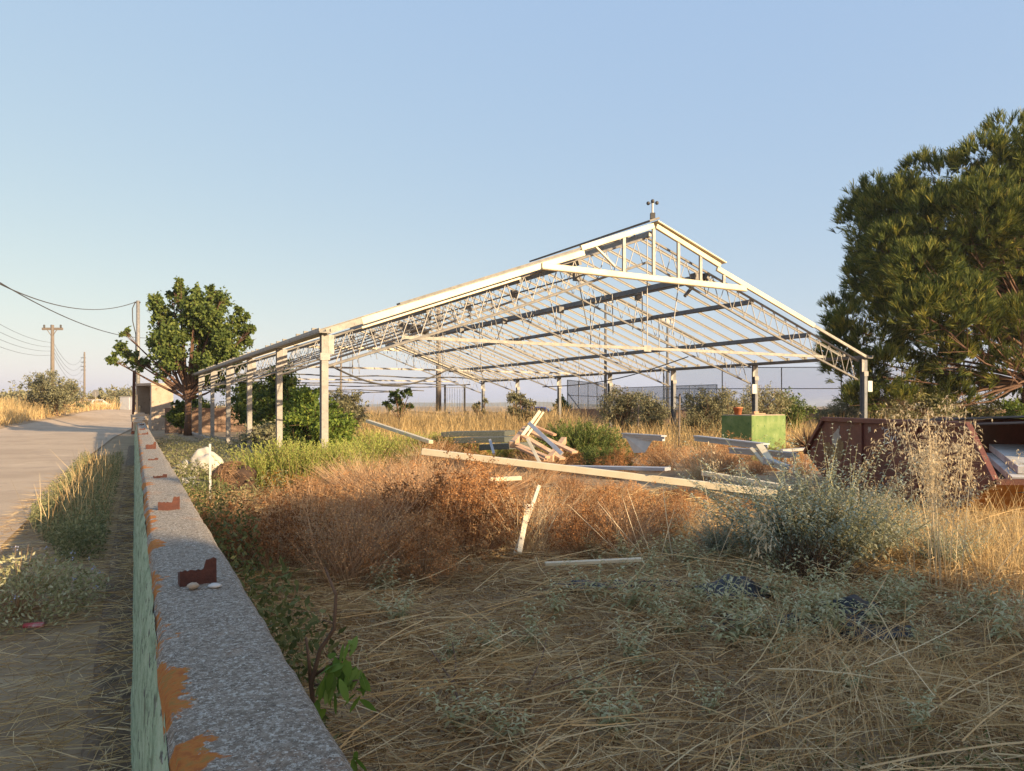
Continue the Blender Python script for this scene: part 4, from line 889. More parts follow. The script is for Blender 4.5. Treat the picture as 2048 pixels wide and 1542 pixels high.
# flattened straw of the near yard
def straw(n, y0, y1, Lr, Wr, zmax, tilt, power=.75, seed=0):
    X, Y = in_frame_area(n, y0, y1, -.55, .80, power); k = yard_mask(X, Y); X = X[k]; Y = Y[k]; n = len(X)
    Z = gz(X,Y)+rng.random(n)**1.6*zmax
    # drifts: local combing direction
    a = 2.2*np.sin(X*.9+1.3*np.sin(Y*.7))+1.4*np.cos(Y*1.1-X*.5)+rng.normal(size=n)*.9
    D = np.stack([np.cos(a), np.sin(a), rng.normal(size=n)*tilt+.03], 1); D = unit(D); L = Lr[0]+(Lr[1]-Lr[0])*rng.random(n)**1.7
    bend = np.cross(D, np.array([0,0,1.]))*(L*rng.normal(size=n)*.34)[:,None]; bend[:,2] -= rng.random(n)*L*.12
    return np.stack([X,Y,Z],1), D, L, Wr*(.6+.8*rng.random(n)), bend
b = NP(); P,D,L,Wd,bd = straw(98000, 2.0, 13, (.10,.55), .0042, .11, .16); b.strips(P,D,L,Wd,bd,2)
P,D,L,Wd,bd = straw(2600, 2.0, 11, (.35,.95), .0058, .22, .24); b.strips(P,D,L,Wd,bd,3,rnd=.45+.55*rng.random(len(P)))
stuff(b, 'straw', M['straw'], 'flattened tan straw covering the shaded near yard', 'straw')
b = NP(); X,Y = in_frame_area(90000, 2.0, 13, -.55, .80, .75); kk = yard_mask(X,Y); X=X[kk]; Y=Y[kk]; n=len(X)
b.leaves(np.stack([X,Y,gz(X,Y)+.005+rng.random(n)*.05],1), rdir(n,.15), .022+.03*rng.random(n), .008+.010*rng.random(n)); stuff(b, 'leaf_litter', M['litter'], 'brown leaf litter under the straw', 'litter')
# upright dry grass clumps among it, thicker on the right
b = NP(); X,Y = in_frame_area(5000, 3.0, 9, .34, .80, .8); n=len(X); w = (np.sin(X*2.1+Y)+np.sin(Y*2.7-X*1.3)) > -.1+rng.normal(size=n)*.6; X=X[w]; Y=Y[w]; n=len(X)
D = rdir(n,2.2); L = .12+.26*rng.random(n); b.strips(np.stack([X,Y,gz(X,Y)],1), D, L, .0045*(.6+.8*rng.random(n)), rng.normal(size=(n,3))*(L*.32)[:,None]*np.array([1,1,.2])-np.array([0,0,1])*(L*.15)[:,None], 3, rnd=.3+.7*rng.random(n))
stuff(b, 'dry_grass', M['straw'], 'standing wisps of dry grass in the right near yard', 'grass')
# lit grass at the right edge
b = NP(); n = 2400; X = 3.9+2.4*rng.random(n); Y = 5.6+3.6*rng.random(n); D = rdir(n,2.0); L = .15+.33*rng.random(n)
b.strips(np.stack([X,Y,gz(X,Y)],1), D, L, .0055, rng.normal(size=(n,3))*(L*.25)[:,None], 3, rnd=.35+.65*rng.random(n)); stuff(b, 'golden_grass', M['drygrass'], 'tall golden grass in front of the skip', 'grass')
# dry tan grass further back inside the yard
def field(n, region, Lr, w, mat, name, label, up=2.2):
    b = NP(); X, Y = region(n); n = len(X); D = rdir(n,up); L = Lr[0]+(Lr[1]-Lr[0])*rng.random(n)
    b.strips(np.stack([X,Y,gz(X,Y)],1), D, L, w*(.6+.8*rng.random(n)), rng.normal(size=(n,3))*(L*.22)[:,None], 2); return stuff(b, name, mat, label, 'grass')
def reg_back(n):
    X,Y = in_frame_area(n, 21, 45.5, -.30, .58, .8); k = (X*WN[0]+Y*WN[1] > 1); return X[k],Y[k]
field(26000, reg_back, (.35,.95), .016, M['drygrass'], 'dry_grass', 'pale dry grass around the far right greenhouse posts')
def reg_wall(n):
    Y = 33+12.5*rng.random(n); X = -9.5+13*rng.random(n); return X,Y
field(9000, reg_wall, (.8,1.35), .018, M['drygrass'], 'dry_grass', 'tall pale grass hiding the low back wall')
def reg_left(n):
    Y = 44+40*rng.random(n)**1.3; X = -31.5-(Y-46)*.30-22*rng.random(n)**1.2; return X,Y
field(17000, reg_left, (.5,1.15), .028, M['drygrass'], 'dry_grass', 'tall golden grass on the bank left of the road')
def reg_cross(n):
    Y = 84+14*rng.random(n); X = -60+34*rng.random(n); return X,Y
field(6000, reg_cross, (.4,.9), .04, M['drygrass'], 'dry_grass', 'dry grass beyond the crossroads')
def reg_verge(n):
    Y = 50+30*rng.random(n); X = -26.5-(Y-54)*.32+3*rng.random(n)**.8; return X,Y
field(2600, reg_verge, (.2,.6), .02, M['drygrass'], 'dry_grass', 'dry verge grass right of the far road')
# green weeds inside, left (between sack and greenhouse posts)
def leafy(n, X, Y, h, L, Wd, mat, name, label, patchy=0):
    b = NP(); 
    if patchy:
        w = np.sin(X*1.7+.8*np.sin(Y*1.3))+np.sin(Y*1.9-X*.7) > patchy-2+rng.normal(size=len(X))*.4; X=X[w]; Y=Y[w]
    n = len(X); hh = h*(.5+.5*np.sin(X*2.3+Y*1.1)**2)
    b.leaves(np.stack([X,Y,gz(X,Y)+rng.random(n)*hh],1), rdir(n,.25), L*(.6+.8*rng.random(n)), Wd*(.6+.8*rng.random(n))); return stuff(b, name, mat, label, 'weeds')
n = 16000; Y = 11+18*rng.random(n); X = -.503*Y+.45+(.5+.05*Y)*rng.random(n)*2.2; leafy(n, X, Y, .45, .055, .022, M['weed'], 'weeds', 'pale green weeds between the wall and the greenhouse posts')
n = 9000; Y = 3.0+9*rng.random(n)**1.2; X = -.503*Y+.40+(.30+.05*Y)*rng.random(n)**1.4; leafy(n, X, Y, .62, .05, .020, M['vine'], 'wall_weeds', 'dark green leaves growing along the yard side of the wall', 1.2)
# roadside weeds left of the wall
n = 21000; u = 8.2+15*rng.random(n)**1.1; v = -.26-(.25+.72*smooth(7,12,u))*rng.random(n)**.8
p = WD[None]*u[:,None]+WN[None]*v[:,None]; leafy(n, p[:,0], p[:,1], .34, .05, .016, M['weed'], 'roadside_weeds', 'grey-green weeds along the road side of the wall')
b = NP(); n = 12000; u = 1.5+18*rng.random(n)**1.5; v = .0-1.5*rng.random(n)**1.3; p = WD[None]*u[:,None]+WN[None]*v[:,None]; a = rng.random(n)*6.3; L = .08+.3*rng.random(n)
b.strips(np.c_[p, gz(p[:,0],p[:,1])+.012+.085*(v>-.2)+rng.random(n)*.04], unit(np.stack([np.cos(a),np.sin(a),.02+.12*rng.random(n)],1)), L*.8, .004, None, 2); 
n = 500; u = 9+11*rng.random(n); v = -.3-.7*rng.random(n); p = WD[None]*u[:,None]+WN[None]*v[:,None]; L = .3+.35*rng.random(n)
b.strips(np.c_[p, gz(p[:,0],p[:,1])], rdir(n,2.5), L, .006, rng.normal(size=(n,3))*(L*.2)[:,None], 2); stuff(b, 'roadside_straw', M['straw'], 'straw and dry stalks on the road shoulder', 'straw')
# small green tufts at the very bottom right
n = 2600; X = .9+1.5*rng.random(n); Y = 2.85+.5*rng.random(n)*rng.random(n); leafy(n, X, Y, .12, .022, .012, M['vine'], 'clover', 'small green clover leaves at the bottom edge of the yard', 1.5)

# ================================================================ single plants
def put(me_or_tree, name, mat_list, x, y, s, rz, label, cat, group=None, z=None, tilt=0):
    o = bpy.data.objects.new(name, me_or_tree); COL.objects.link(o); o.location = (float(x), float(y), float(gz(x,y)) if z is None else z); o.scale = (s,s,s*random.uniform(.9,1.1)); o.rotation_euler = (tilt*random.uniform(-1,1), tilt*random.uniform(-1,1), rz); tag(o, label, cat, group); return o
def two_mat(npa, mata, npb_, matb, name):
    me = npmesh(name, np.concatenate(npa.V+[v for v in npb_.V]), np.concatenate(npa.Q+[q+npa.n for q in npb_.Q]), np.concatenate(npa.R+npb_.R))
    me.materials.append(mata); me.materials.append(matb); na = sum(len(q) for q in npa.Q); mi = np.zeros(len(me.polygons), np.int32); mi[na:] = 1; me.polygons.foreach_set('material_index', mi); return me
# dried rust-brown shrubs
def dried(seed, rad=.56, h=.74):
    g = np.random.default_rng(seed); ns = 190; a = g.random(ns)*6.283; q = np.sqrt(g.random(ns)); lump = 1+.26*np.sin(a*3+seed)+.2*np.sin(a*5+2*seed)
    T = np.stack([np.cos(a)*q*rad*lump, np.sin(a)*q*rad*lump, h*np.sqrt(np.maximum(0,1-.85*q*q))*(.55+.5*g.random(ns)+.35*(g.random(ns)<.08))],1)
    B = np.stack([np.cos(a)*q*rad*.22, np.sin(a)*q*rad*.22, np.zeros(ns)],1); d = T-B; L = np.linalg.norm(d,axis=1); st = NP(); st.strips(B, d/L[:,None], L, .006, None, 2, rnd=g.random(ns))
    hd = NP(); k = np.repeat(np.arange(ns), 26); n = len(k); P = T[k]+g.normal(size=(n,3))*np.array([.024,.024,.02])
    hd.leaves(P, rdir(n,.5,g), .014+.016*g.random(n), .010+.010*g.random(n), np.clip(.5*g.random(ns)[k]+.5*g.random(n),0,1))
    k = g.integers(0,ns,1200); P = B[k]+(T-B)[k]*(.35+.6*g.random((1200,1)))+g.normal(size=(1200,3))*.03; hd.leaves(P, rdir(1200,0,g), .03, .012, g.random(1200)*.5)
    return two_mat(st, M['drystem'], hd, M['dryshrub'], 'dried_shrub')
dm = [dried(s) for s in range(5)]
def stalky(seed, n=300, L0=.86):
    """tangle of thin upright dry stems with a few seed heads"""
    g = np.random.default_rng(seed); d = unit(np.stack([g.normal(size=n)*.42, g.normal(size=n)*.42, np.ones(n)],1)); B = np.c_[g.normal(size=(n,2))*.14, np.zeros(n)]; L = L0*(.5+.5*g.random(n)); bd = (d*np.array([1,1,0]))*(L*.45)[:,None]+g.normal(size=(n,3))*.06
    st = NP(); st.strips(B, d, L, .007, bd, 3, rnd=g.random(n)); hd = NP(); k = np.repeat(np.arange(n), 7); t = .72+.3*g.random(len(k)); P = B[k]+d[k]*(L[k]*t)[:,None]+bd[k]*(t*t)[:,None]+g.normal(size=(len(k),3))*.022
    hd.leaves(P, rdir(len(k),.4,g), .014+.016*g.random(len(k)), .008+.008*g.random(len(k)), g.random(len(k))); return two_mat(st, M['drystem'], hd, M['dryshrub'], 'stalky_shrub')
km = [stalky(s) for s in (31,32,33)]; km.append(stalky(34, 260, .95)); km[3].materials[0] = M['oat']
def room(px, Y, pyy):
    """how tall a plant may stand there without hiding what lies behind it"""
    line = 962 if px < 600 else 940 if px < 700 else 908 if px < 845 else 908+(px-845)*82/710
    if px > 845 and pyy < 962: line = 864
    return EYE-(line+4-HY)/F*Y
sp = []
random.seed(3)
for row, (py, x0, x1, stp) in enumerate([(930,900,1600,62),(948,860,1640,66),(970,720,1660,70),(995,600,1640,74),(1022,560,1560,70),(1050,600,1480,76),(1078,620,1420,84),(1108,800,1340,92),(1135,470,800,110),(1165,560,900,150),(1090,440,640,90)]):
    x = x0
    while x < x1:
        px = x+random.uniform(-22,22); pyy = py+random.uniform(-9,9); x += stp*random.uniform(.8,1.2)
        if 870 < px < 990 and 975 < pyy < 1040: continue
        if 1400 < px and pyy > 1035: continue
        q = G(px,pyy); s = random.uniform(.72,1.18)
        if 1300 < px < 1480 and pyy < 985: s *= 1.3
        if 990 < px < 1160 and pyy < 960: s *= .75
        s = min(s, room(px, q[1], pyy)/.80*random.uniform(.62,1.0))
        if s > .25: sp.append((q[0],q[1],s,px,pyy))
for i,(x,y,s,px,pyy) in enumerate(sp):
    if random.random() < (.6 if px < 1000 else .2):
        put(km[i%4], 'dry_stalk_bush', None, x, y, s, random.random()*6.28, 'pale straw-coloured stalk bush in the thicket of the yard' if i%4 == 3 else 'thin-stemmed tan dry bush in the thicket of the yard', 'shrub', 'pale stalk bushes in the thicket' if i%4 == 3 else 'dry stalk bushes in the thicket', tilt=.2); continue
    put(dm[i%5], 'dried_shrub', None, x, y, s, random.random()*6.28, 'rounded rust-brown dried shrub in the middle of the yard', 'shrub', 'dried shrubs across the yard', tilt=.12)
# fans of dry stalks
def fan(seed, n=900, L0=.95, spread=.55):
    g = np.random.default_rng(seed); d = unit(np.stack([g.normal(size=n)*spread, g.normal(size=n)*spread, np.ones(n)],1)); B = np.c_[g.normal(size=(n,2))*.09, np.zeros(n)]; L = L0*(.55+.5*g.random(n))
    b = NP(); b.strips(B, d, L, .006, (d*np.array([1,1,0]))*(L*.5)[:,None]-np.array([0,0,1])*(L*.10)[:,None], 3, rnd=g.random(n)); return b.mesh('stalk_fan')
fm = [fan(s) for s in (1,2)]
for f_ in fm: f_.materials.append(M['drystem'])
for i,(px,py,s,lab) in enumerate([(850,1068,1.15,'widest fan of dry stalks around the dark hollow'),(935,1050,1.2,'fan of dry stalks leaning right over the dark hollow'),(745,1030,1.0,'tawny fan of dry stalks left of the hollow'),(985,1010,.9,'fan of stalks just below the long cream beam'),(700,1010,.8,'small fan of stalks beyond the bale')]):
    q = G(px,py); s = min(s, room(px, q[1], py)/.80); put(fm[i%2], 'dry_stalk_clump', None, q[0], q[1], s, i*1.1, lab, 'dry plant')
# rosemary
def rosemary(seed, n=210, h=.78):
    g = np.random.default_rng(seed); d = unit(np.stack([g.normal(size=n)*.30, g.normal(size=n)*.30, np.ones(n)],1)); B = np.c_[g.normal(size=(n,2))*.16, np.zeros(n)]; L = h*(.55+.5*g.random(n)); bend = (d*np.array([1,1,0]))*(L*.35)[:,None]
    st = NP(); st.strips(B, d, L, .007, bend, 2, rnd=g.random(n)*.4)
    K = 36; t = np.tile(np.linspace(.18,1,K), n); i = np.repeat(np.arange(n),K); P = B[i]+d[i]*(L[i]*t)[:,None]+bend[i]*(t*t)[:,None]; D = unit(d[i]*.9+g.normal(size=(n*K,3))*.55)
    lf = NP(); lf.leaves(P, D, .044*(.7+.5*g.random(n*K)), .013, np.clip(t*.55+.45*g.random(n*K),0,1)); return two_mat(st, M['drystem'], lf, M['rosemary'], 'rosemary')
rm = [rosemary(s) for s in (1,2,3)]
for i,(px,py,s) in enumerate([(525,985,1.0),(560,978,1.1),(600,982,1.0),(635,972,1.15),(668,975,1.1),(700,962,1.15),(730,955,1.15),(762,950,1.1),(790,945,1.05),(830,925,1.0),(870,925,1.05),(905,922,.95),(680,915,1.1),(745,912,1.1),(615,915,1.0),(980,935,.7),(1010,925,.8),(940,925,.8)]):
    q = G(px,py); put(rm[i%3], 'rosemary_bush', None, q[0], q[1], s, i*.9, 'upright yellow-green rosemary bush before the left greenhouse posts', 'shrub', 'rosemary row')
# golden dying rosemary by the bale
M['goldleaf'] = veg('golden_dying_leaf', [(.22,.10,.02),(.38,.20,.035),(.50,.30,.06)], .3)
gm = rosemary(8); gm.materials[1] = M['goldleaf']
for px,py,s,lab in [(545,985,.62,'golden dying bush right of the brown bale'),(590,975,.6,'second golden bush, right of the first'),(600,1000,.5,'smallest golden bush, nearest of three')]:
    q = G(px,py); put(gm, 'dying_bush', None, q[0], q[1], s, px, lab, 'shrub')
# dark spreading shrub right of the pallets
def spreading(seed, n=620, rad=1.25, h=.98):
    g = np.random.default_rng(seed); a = g.random(n)*6.283; q = np.sqrt(g.random(n)); T = np.stack([np.cos(a)*q*rad, np.sin(a)*q*rad*.7, h*np.sqrt(np.maximum(.02,1-.9*q*q))*(.75+.35*g.random(n))],1); B = np.c_[g.normal(size=(n,2))*.12, np.zeros(n)]; d = T-B; L = np.linalg.norm(d,axis=1); d = d/L[:,None]
    st = NP(); st.strips(B,d,L,.008,None,2,rnd=g.random(n)); K = 60; t = np.tile(np.linspace(.35,1.02,K),n); i = np.repeat(np.arange(n),K); P = B[i]+d[i]*(L[i]*t)[:,None]+g.normal(size=(n*K,3))*.012
    D = unit(d[i]+np.array([0,0,.4])+g.normal(size=(n*K,3))*.6); lf = NP(); lf.leaves(P,D,.06*(.7+.6*g.random(n*K)),.016,np.clip(t*.5+.5*g.random(n*K)-.1,0,1)); return two_mat(st,M['drystem'],lf,M['juniper'],'spreading_shrub')
jm = spreading(1)
q = G(1155,938); put(jm, 'spreading_shrub', None, q[0], q[1], 1.12, .2, 'dense dark green spreading shrub right of the pallet heap', 'shrub')
q = G(1205,948); put(jm, 'spreading_shrub', None, q[0], q[1], .62, 2.2, 'lower dark green shrub at the right foot of the spreading one', 'shrub')
q = G(1030,905); put(jm, 'spreading_shrub', None, q[0], q[1], .5, 1.2, 'small dark shrub behind the pallet heap', 'shrub')
# brown bale of roots
bl = empty('root_bale', G(468,990)); tag(bl, 'dark brown bale of dried roots beside the white sack', 'bale')
M['peat'] = pmat('peat', [(.03,.018,.012),(.07,.04,.025),(.12,.07,.04)], 14, .95, 0, 1, 40)
blob('core', (0,0,.22), .36, .32, .34, M['peat'], 4, .18, parent=bl)
b = NP(); n = 2600; d = rdir(n,.25); P = d*np.array([.35,.32,.33])*(.95+.12*rng.random((n,1)))+np.array([0,0,.23]); k = (P[:,2] > 0) & (P[:,0] < .06); P=P[k]; d=d[k]; n=len(P); T = unit(np.cross(d, rng.normal(size=(n,3))))
b.strips(P,T,.08+.14*rng.random(n),.006,-d*.05,2,rnd=rng.random(n)*.55); b.build('root_strands', M['drystem'], bl)
# grey-green sages
def sage(seed, ns=7, h=.36, leaf=.10, K=15, spread=.5, w=.022):
    g = np.random.default_rng(seed); d = unit(np.stack([g.normal(size=ns)*spread,g.normal(size=ns)*spread,np.ones(ns)],1)); B = np.c_[g.normal(size=(ns,2))*.03*(ns/9)**.5, np.zeros(ns)]; L = h*(.6+.5*g.random(ns)); bend = (d*np.array([1,1,0]))*(L*.4)[:,None]
    st = NP(); st.strips(B,d,L,.006,bend,3,rnd=.3+.4*g.random(ns)); t = np.tile(np.linspace(.22,1.0,K),ns); i = np.repeat(np.arange(ns),K); P = B[i]+d[i]*(L[i]*t)[:,None]+bend[i]*(t*t)[:,None]; n = len(P)
    az = np.tile(np.arange(K)*2.4,ns)+g.random(n)*.6+np.repeat(g.random(ns)*6,K); out = np.stack([np.cos(az),np.sin(az),.35+.6*t],1); D = unit(out); Ln = leaf*(1.1-.55*t)*(.7+.5*g.random(n))
    sd = np.stack([-np.sin(az),np.cos(az),np.zeros(n)],1); lf = NP(); lf.strips(P,D,Ln,w*(1.1-.4*t),np.array([0,0,-1.])*(Ln*.75)[:,None],3,[.35,1,.8,.1],np.clip(.25*t+.75*g.random(n),0,1),side=sd); return two_mat(st,M['sage'],lf,M['sage'],'sage_plant')
sm = [sage(s, 6+2*s) for s in range(4)]
spots = [(1440,1260),(1500,1240),(1560,1215),(1600,1245),(1650,1200),(1700,1180),(1540,1290),(1480,1305),(1600,1300),(1680,1290),(1740,1265),(1790,1240),(1840,1300),(1900,1330),(1420,1180),(1380,1140),(1330,1120),(1300,1160),(1250,1125),(1190,1120),(1200,1215),(1260,1240),(1310,1255),(1350,1290),(1120,1240),(1060,1290),(980,1310),(900,1330),(1010,1500),(1060,1540),(1230,1470),(1330,1400),(1420,1430),(1640,1370),(1700,1400),(1810,1420),(1850,1480),(1380,1500),(800,1250),(760,1180),(870,1110),(1120,1350),(1180,1400),(1500,1370),(1560,1340),(1760,1340),(1930,1260),(1980,1220),(2010,1300),(1450,1130),(1500,1150),(1560,1165),(930,1480),(1440,1560),(700,1120),(1270,1330),(1370,1240),(1400,1225),(1620,1270),(1660,1240),(1720,1230),(1770,1200),(1820,1210)]
for i,(px,py) in enumerate(spots):
    if py > 1330 and i % 2: continue
    q = G(px+random.uniform(-8,8),py); put(sm[i%4], 'sage_plant', None, q[0], q[1], random.uniform(.65,1.15)*(1 if py < 1330 else .75), random.random()*6.28, 'small drooping grey-green sage plant in the shaded straw', 'plant', 'small sage plants')
bigs = [sage(20, 130, 1.02, .095, 30, .46, .023), sage(21, 85, .8, .09, 28, .48, .022)]
for b_ in bigs: b_.materials[1] = M['sagebush']
q = G(1650,1140); put(bigs[0], 'sage_bush', None, q[0], q[1], 1.18, 0, 'large grey-green sage bush in front of the skip', 'shrub')
q = G(1540,1125); put(bigs[1], 'sage_bush', None, q[0], q[1], 1.2, 1, 'sage bush left of the largest one', 'shrub')
q = G(1760,1120); put(bigs[1], 'sage_bush', None, q[0], q[1], .85, 2.5, 'tall sage bush right of the largest one, before the skip', 'shrub')
q = G(1890,1150); put(bigs[1], 'sage_bush', None, q[0], q[1], .68, 4, 'sunlit sage bush at the foot of the tall oats', 'shrub')
q = G(1440,1110); put(bigs[1], 'sage_bush', None, q[0], q[1], .62, 5, 'small sage bush at the end of the long cream beam', 'shrub')
q = G(1590,1150); put(bigs[1], 'sage_bush', None, q[0], q[1], 1.0, 3.3, 'sage bush nearest the camera in front of the largest one', 'shrub')
q = G(1715,1140); put(bigs[1], 'sage_bush', None, q[0], q[1], .95, 5.1, 'leafy sage bush touching the right side of the largest one', 'shrub')
b = NP(); n = 500; d = unit(np.stack([rng.normal(size=n)*.6,rng.normal(size=n)*.6,np.ones(n)*.8],1)); b.strips(np.c_[rng.normal(size=(n,2))*.12,np.zeros(n)], d, .25+.3*rng.random(n), .007, None, 2, rnd=rng.random(n)*.5)
o = b.build('dead_twigs', M['twig']); q = G(1620,1165); o.location = (q[0],q[1],0); tag(o, 'dark bare twigs at the base of the large sage bush', 'twigs')
# wild oats
def oats(seed, ns=14, h=1.5, spread=.085):
    g = np.random.default_rng(seed); d = unit(np.stack([g.normal(size=ns)*spread,g.normal(size=ns)*spread,np.ones(ns)],1)); B = np.c_[g.normal(size=(ns,2))*.10,np.zeros(ns)]; L = h*(.7+.35*g.random(ns)); bend = (d*np.array([1,1,0]))*(L*.5)[:,None]
    b = NP(); b.strips(B,d,L,.006,bend,4,rnd=.3+.4*g.random(ns)); K = 46; i = np.repeat(np.arange(ns),K); t = .62+.38*g.random(ns*K); P = B[i]+d[i]*(L[i]*t)[:,None]+bend[i]*(t*t)[:,None]; n = len(P)
    off = g.normal(size=(n,3))*np.array([.05,.05,.025]); D = unit(off+1e-4); b.strips(P, D, np.linalg.norm(off,axis=1), .0015, None, 1, [1,1], .5)
    b.leaves(P+off, unit(np.array([0,0,-1.])+g.normal(size=(n,3))*.45), .036, .0085, .4+.6*g.random(n)); b.leaves(P+off, unit(np.array([0,0,-1.])+g.normal(size=(n,3))*.6), .024, .007, .4+.6*g.random(n)); me = b.mesh('wild_oat'); me.materials.append(M['oat']); return me
om = [oats(1), oats(2,6,1.45,.3), oats(3,1,1.3,.2), oats(4,3,1.35,.35)]
for me_i,px,py,s,lab in [(0,1880,1190,1.08,'thickest stand of tall wild oats before the skip'),(0,1895,1175,1.0,'wild oats crowding behind the thickest stand'),(3,1856,1180,.95,'looser wild oats left of the thickest stand'),(3,1960,1170,1.0,'loose wild oats right of the thickest stand'),(3,1722,1160,.8,'few oat stalks before the middle of the skip'),(3,1990,1200,1.0,'few oat stalks nearest the right edge'),(2,1465,1250,1.05,'single tall oat stalk left of the green tank'),(3,1700,1140,.85,'thin oat stalks before the left half of the skip'),(2,1420,1140,.9,'single oat stalk before the long beam'),(3,1480,1120,.85,'few dry oat stalks above the cream beam'),(2,1610,1120,.9,'single oat stalk at the left corner of the skip')]:
    q = G(px,py); put(om[me_i], 'wild_oats', None, q[0], q[1], s, random.random()*6, lab, 'grass')
# tall bare straws standing in the middle
b = NP()
for (x0,y0,Y,x1,y1) in [(1300,1115,7,1190,985),(1265,1120,7,1130,990),(1310,1120,7,1250,960),(1345,1105,7,1320,945),(1440,1105,6.5,1395,900),(1280,1110,7,1205,1005),(1420,1150,6.5,1470,1010),(1240,1095,7.2,1185,1030),(1290,1118,6.9,1240,975),(1318,1118,7.1,1345,1000)]:
    p = W(x0,y0,Y); q = W(x1,y1,Y-.1); d = q-p; b.strips(p[None]-np.array([[0,0,.06]]), unit(d)[None], np.linalg.norm(d), .008, np.array([[.02,0,-.02]]), 4, rnd=np.array([.9]))
o = b.build('bare_stalks', M['oat']); tag(o, 'tuft of long bare straw stalks in the middle of the yard', 'dry plant')
# flowering weed by the road
fl = empty('flowering_weed', onwall(6.4,-.75,0)); tag(fl, 'leafy roadside weed with small pale blue flowers', 'weed')
b = NP(); n = 3600; th = rdir(n,.4); P = th*np.array([.62,.75,.42])*(.5+.5*rng.random((n,1))); P[:,2] = np.abs(P[:,2]); b.leaves(P, rdir(n,.3), .042, .016); b.build('leaves', M['sage'], fl)
b = NP(); n = 60; P = rdir(n,.8)*np.array([.6,.7,.46]); P[:,2] = np.abs(P[:,2])+.02; P = np.repeat(P[:22],5,0)+rng.normal(size=(110,3))*.010; b.leaves(P, rdir(110,.6), .015, .012); fo = b.build('flowers', M['flower'], fl); fo['kind'] = 'stuff'
b = NP(); n = 160; d = rdir(n,.8); d[:,2] = np.abs(d[:,2]); b.strips(np.zeros((n,3)), d, .35+.2*rng.random(n), .005, None, 2); b.build('stems', M['drystem'], fl)
# scrap by the road
rd = MB(); rd.lathe([(.001,-.06),(.03,-.06),(.034,-.04),(.034,.04),(.03,.06),(.001,.06)], 12); rd.v = [(z*1.0, x*.9, max(-.012, y*.55)) for x,y,z in rd.v]
rd.v = [(x,y+.004*math.sin(x*90),z) for x,y,z in rd.v]
M['redcan'] = pmat('crushed_red_can', [(.35,.02,.03),(.45,.05,.06),(.5,.45,.42)], 14, .4)
o = rd.build('crushed_can', M['redcan'], None, True); q = G(68,1266); o.location = (q[0],q[1],.05); o.rotation_euler = (0,0,.3); tag(o, 'crushed red drink can on the road shoulder', 'can')
# young branch with green leaves over the wall's yard side
sg = empty('sapling', (W(650,1400,2.6)[0], 2.62, 0)); tag(sg, 'young sapling with glossy green leaves right of the near wall', 'sapling')
c0 = np.array([W(650,1400,2.6)[0], 2.62, 0]); loc = lambda px,py,Y=2.6: W(px,py,Y)-c0
m = MB(); m.tube([(0,0,-.02), loc(640,1500), loc(622,1370), loc(640,1300), loc(668,1258), loc(672,1190), loc(650,1135)], [.012,.010,.009,.008,.007,.006,.004], 6)
m.tube([loc(622,1370), loc(618,1320), loc(612,1275)], [.008,.006,.004], 5); m.tube([loc(672,1250), loc(664,1246), loc(646,1240)], [.004,.003,.002], 4); m.tube([loc(630,1350), loc(660,1330), loc(700,1300,2.55)], [.006,.004,.003], 5); m.tube([loc(628,1370), loc(670,1370), loc(715,1360,2.5)], [.005,.004,.003], 5)
m.build('stem', M['bark'], sg, True)
b = NP(); g = np.random.default_rng(3)
for (px,py,r,n) in [(700,1290,14,5),(665,1330,20,7),(705,1330,24,10),(690,1360,26,11),(720,1350,16,5),(650,1345,18,5),(715,1390,14,4),(660,1375,18,5),(640,1400,14,3),(705,1510,8,3)]:
    P = np.array([loc(px+g.normal()*r*.5, py+g.normal()*r*.5, 2.55+g.normal()*.03) for _ in range(n)]); D = unit(np.stack([g.normal(size=n)*.6,g.normal(size=n)*.6-.2,-.75+g.normal(size=n)*.35],1)); L = .05+.025*g.random(n)
    b.strips(P,D,L,.030*(.8+.4*g.random(n)),D*0+np.array([0,0,-.012]),4,[.15,.8,1,.75,.05],g.random(n))
b.build('leaves', M['brightleaf'], sg)
# dark plastic sheets in the straw
def sheet(px,py,lx,ly,seed,label,rz=0,hump=.10):
    g = np.random.default_rng(seed); n = 22; u = np.linspace(-.5,.5,n); A,B = np.meshgrid(u,u,indexing='ij'); Z = .02+hump*np.exp(-((A*2.2)**2+(B*2.5)**2))
    for k in range(10): a = g.random()*6.28; f = 8+g.random()*16; Z = Z+.005*np.sin((A*math.cos(a)+B*math.sin(a))*f+g.random()*6)
    V = np.stack([A*lx*(1+.12*np.sin(B*9+seed)),B*ly*(1+.12*np.sin(A*7+seed)),np.maximum(Z,.002)],-1); i = np.arange(n*n).reshape(n,n); q = np.stack([i[:-1,:-1],i[1:,:-1],i[1:,1:],i[:-1,1:]],-1).reshape(-1,4)
    o = link('plastic_sheet', npmesh('plastic_sheet', V.reshape(-1,3), q, None, True), M['tarp']); c = G(px,py); o.location = (c[0],c[1],.03+float(gz(c[0],c[1]))); o.rotation_euler = (0,0,rz); tag(o,label,'plastic sheet')
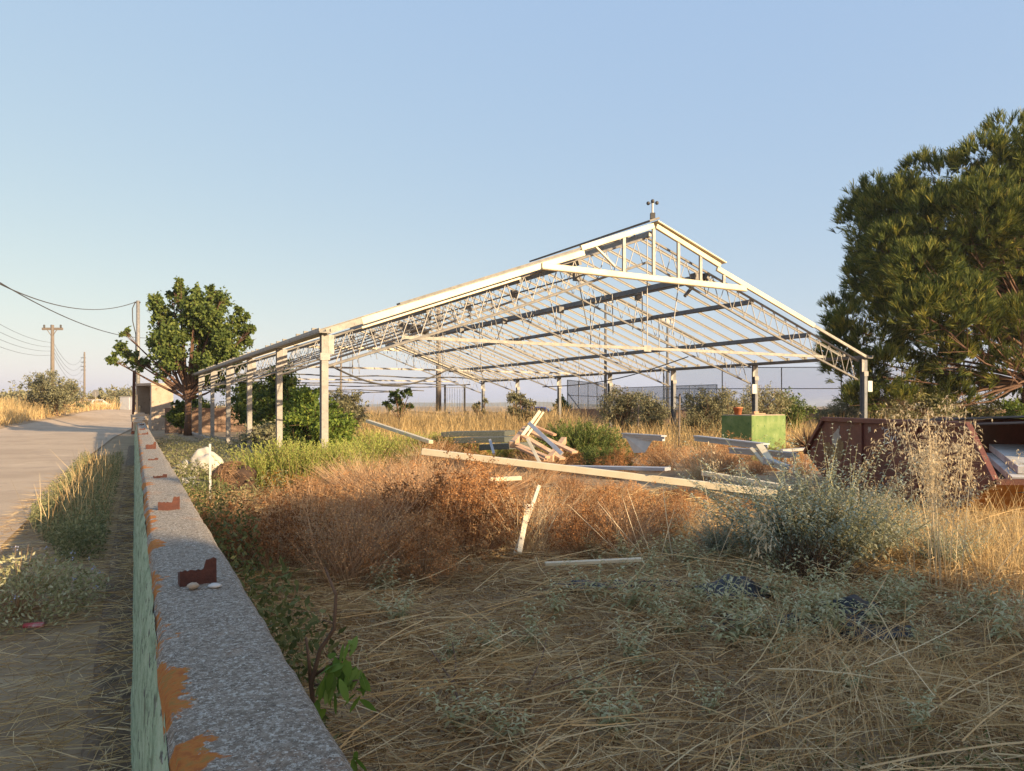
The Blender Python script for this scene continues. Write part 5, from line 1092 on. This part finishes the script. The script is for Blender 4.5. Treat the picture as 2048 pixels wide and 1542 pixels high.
sheet(1465,1205,.55,.42,1,'crumpled navy plastic sheet left of the sage bush',.1,.13); sheet(1700,1245,.38,.35,2,'crumpled dark plastic right below the sage bush',.4,.10); sheet(1165,1190,.45,.22,3,'black plastic strip left in the straw',-.2,.05); sheet(1560,1262,1.1,.3,4,'long black plastic strip under the sage plants',.1,.03); sheet(1290,1180,.6,.2,5,'flat black plastic between the straw and sage',.05,.02); sheet(1745,1285,.6,.25,6,'lowest black plastic strip on the right',.2,.03)
# dark spiky plant by the skip's left corner
b = NP(); n = 260; d = rdir(n,.5); d[:,2] = np.abs(d[:,2]); b.strips(np.zeros((n,3)), d, .30+.25*rng.random(n), .02, None, 2); o = b.build('spiky_plant', M['twig']); o.location = (W(1614,812,17.2)[0], 17.2, .55); tag(o, 'dark withered spiky plant left of the skip', 'plant')
# dead dark twigs in the near straw
m = MB()
for pts in ([(1045,1425),(1060,1400),(1085,1360),(1093,1335)],[(1045,1425),(1100,1410),(1160,1405),(1210,1440)],[(930,1460),(905,1400),(870,1360),(850,1340)],[(905,1400),(912,1360),(905,1330)]):
    m.tube([G(x,y)+np.array([0,0,.05+.04*i]) for i,(x,y) in enumerate(pts)], [.006,.005,.004,.002][:len(pts)], 5)
c = np.array(m.v[0]); m.v = [tuple(np.array(v)-c) for v in m.v]; o = m.build('dead_twigs', M['bark']); o.location = tuple(c); tag(o, 'forked dark dead twigs lying on the near straw', 'twigs')
# ================================================================ summer haze
hz = MB().box(-3900, 3900, -60, 3900, -3.2, 24).build('haze', None); tag(hz, kind='stuff')
hm = bpy.data.materials.new('haze'); hm.use_nodes = True; t = hm.node_tree
for n in list(t.nodes): t.nodes.remove(n)
out = t.nodes.new('ShaderNodeOutputMaterial'); pv = t.nodes.new('ShaderNodeVolumePrincipled')
pv.inputs['Color'].default_value = (.86, .90, .96, 1); pv.inputs['Density'].default_value = 0.0003; pv.inputs['Anisotropy'].default_value = .2
t.links.new(pv.outputs[0], out.inputs['Volume']); hz.data.materials.append(hm)
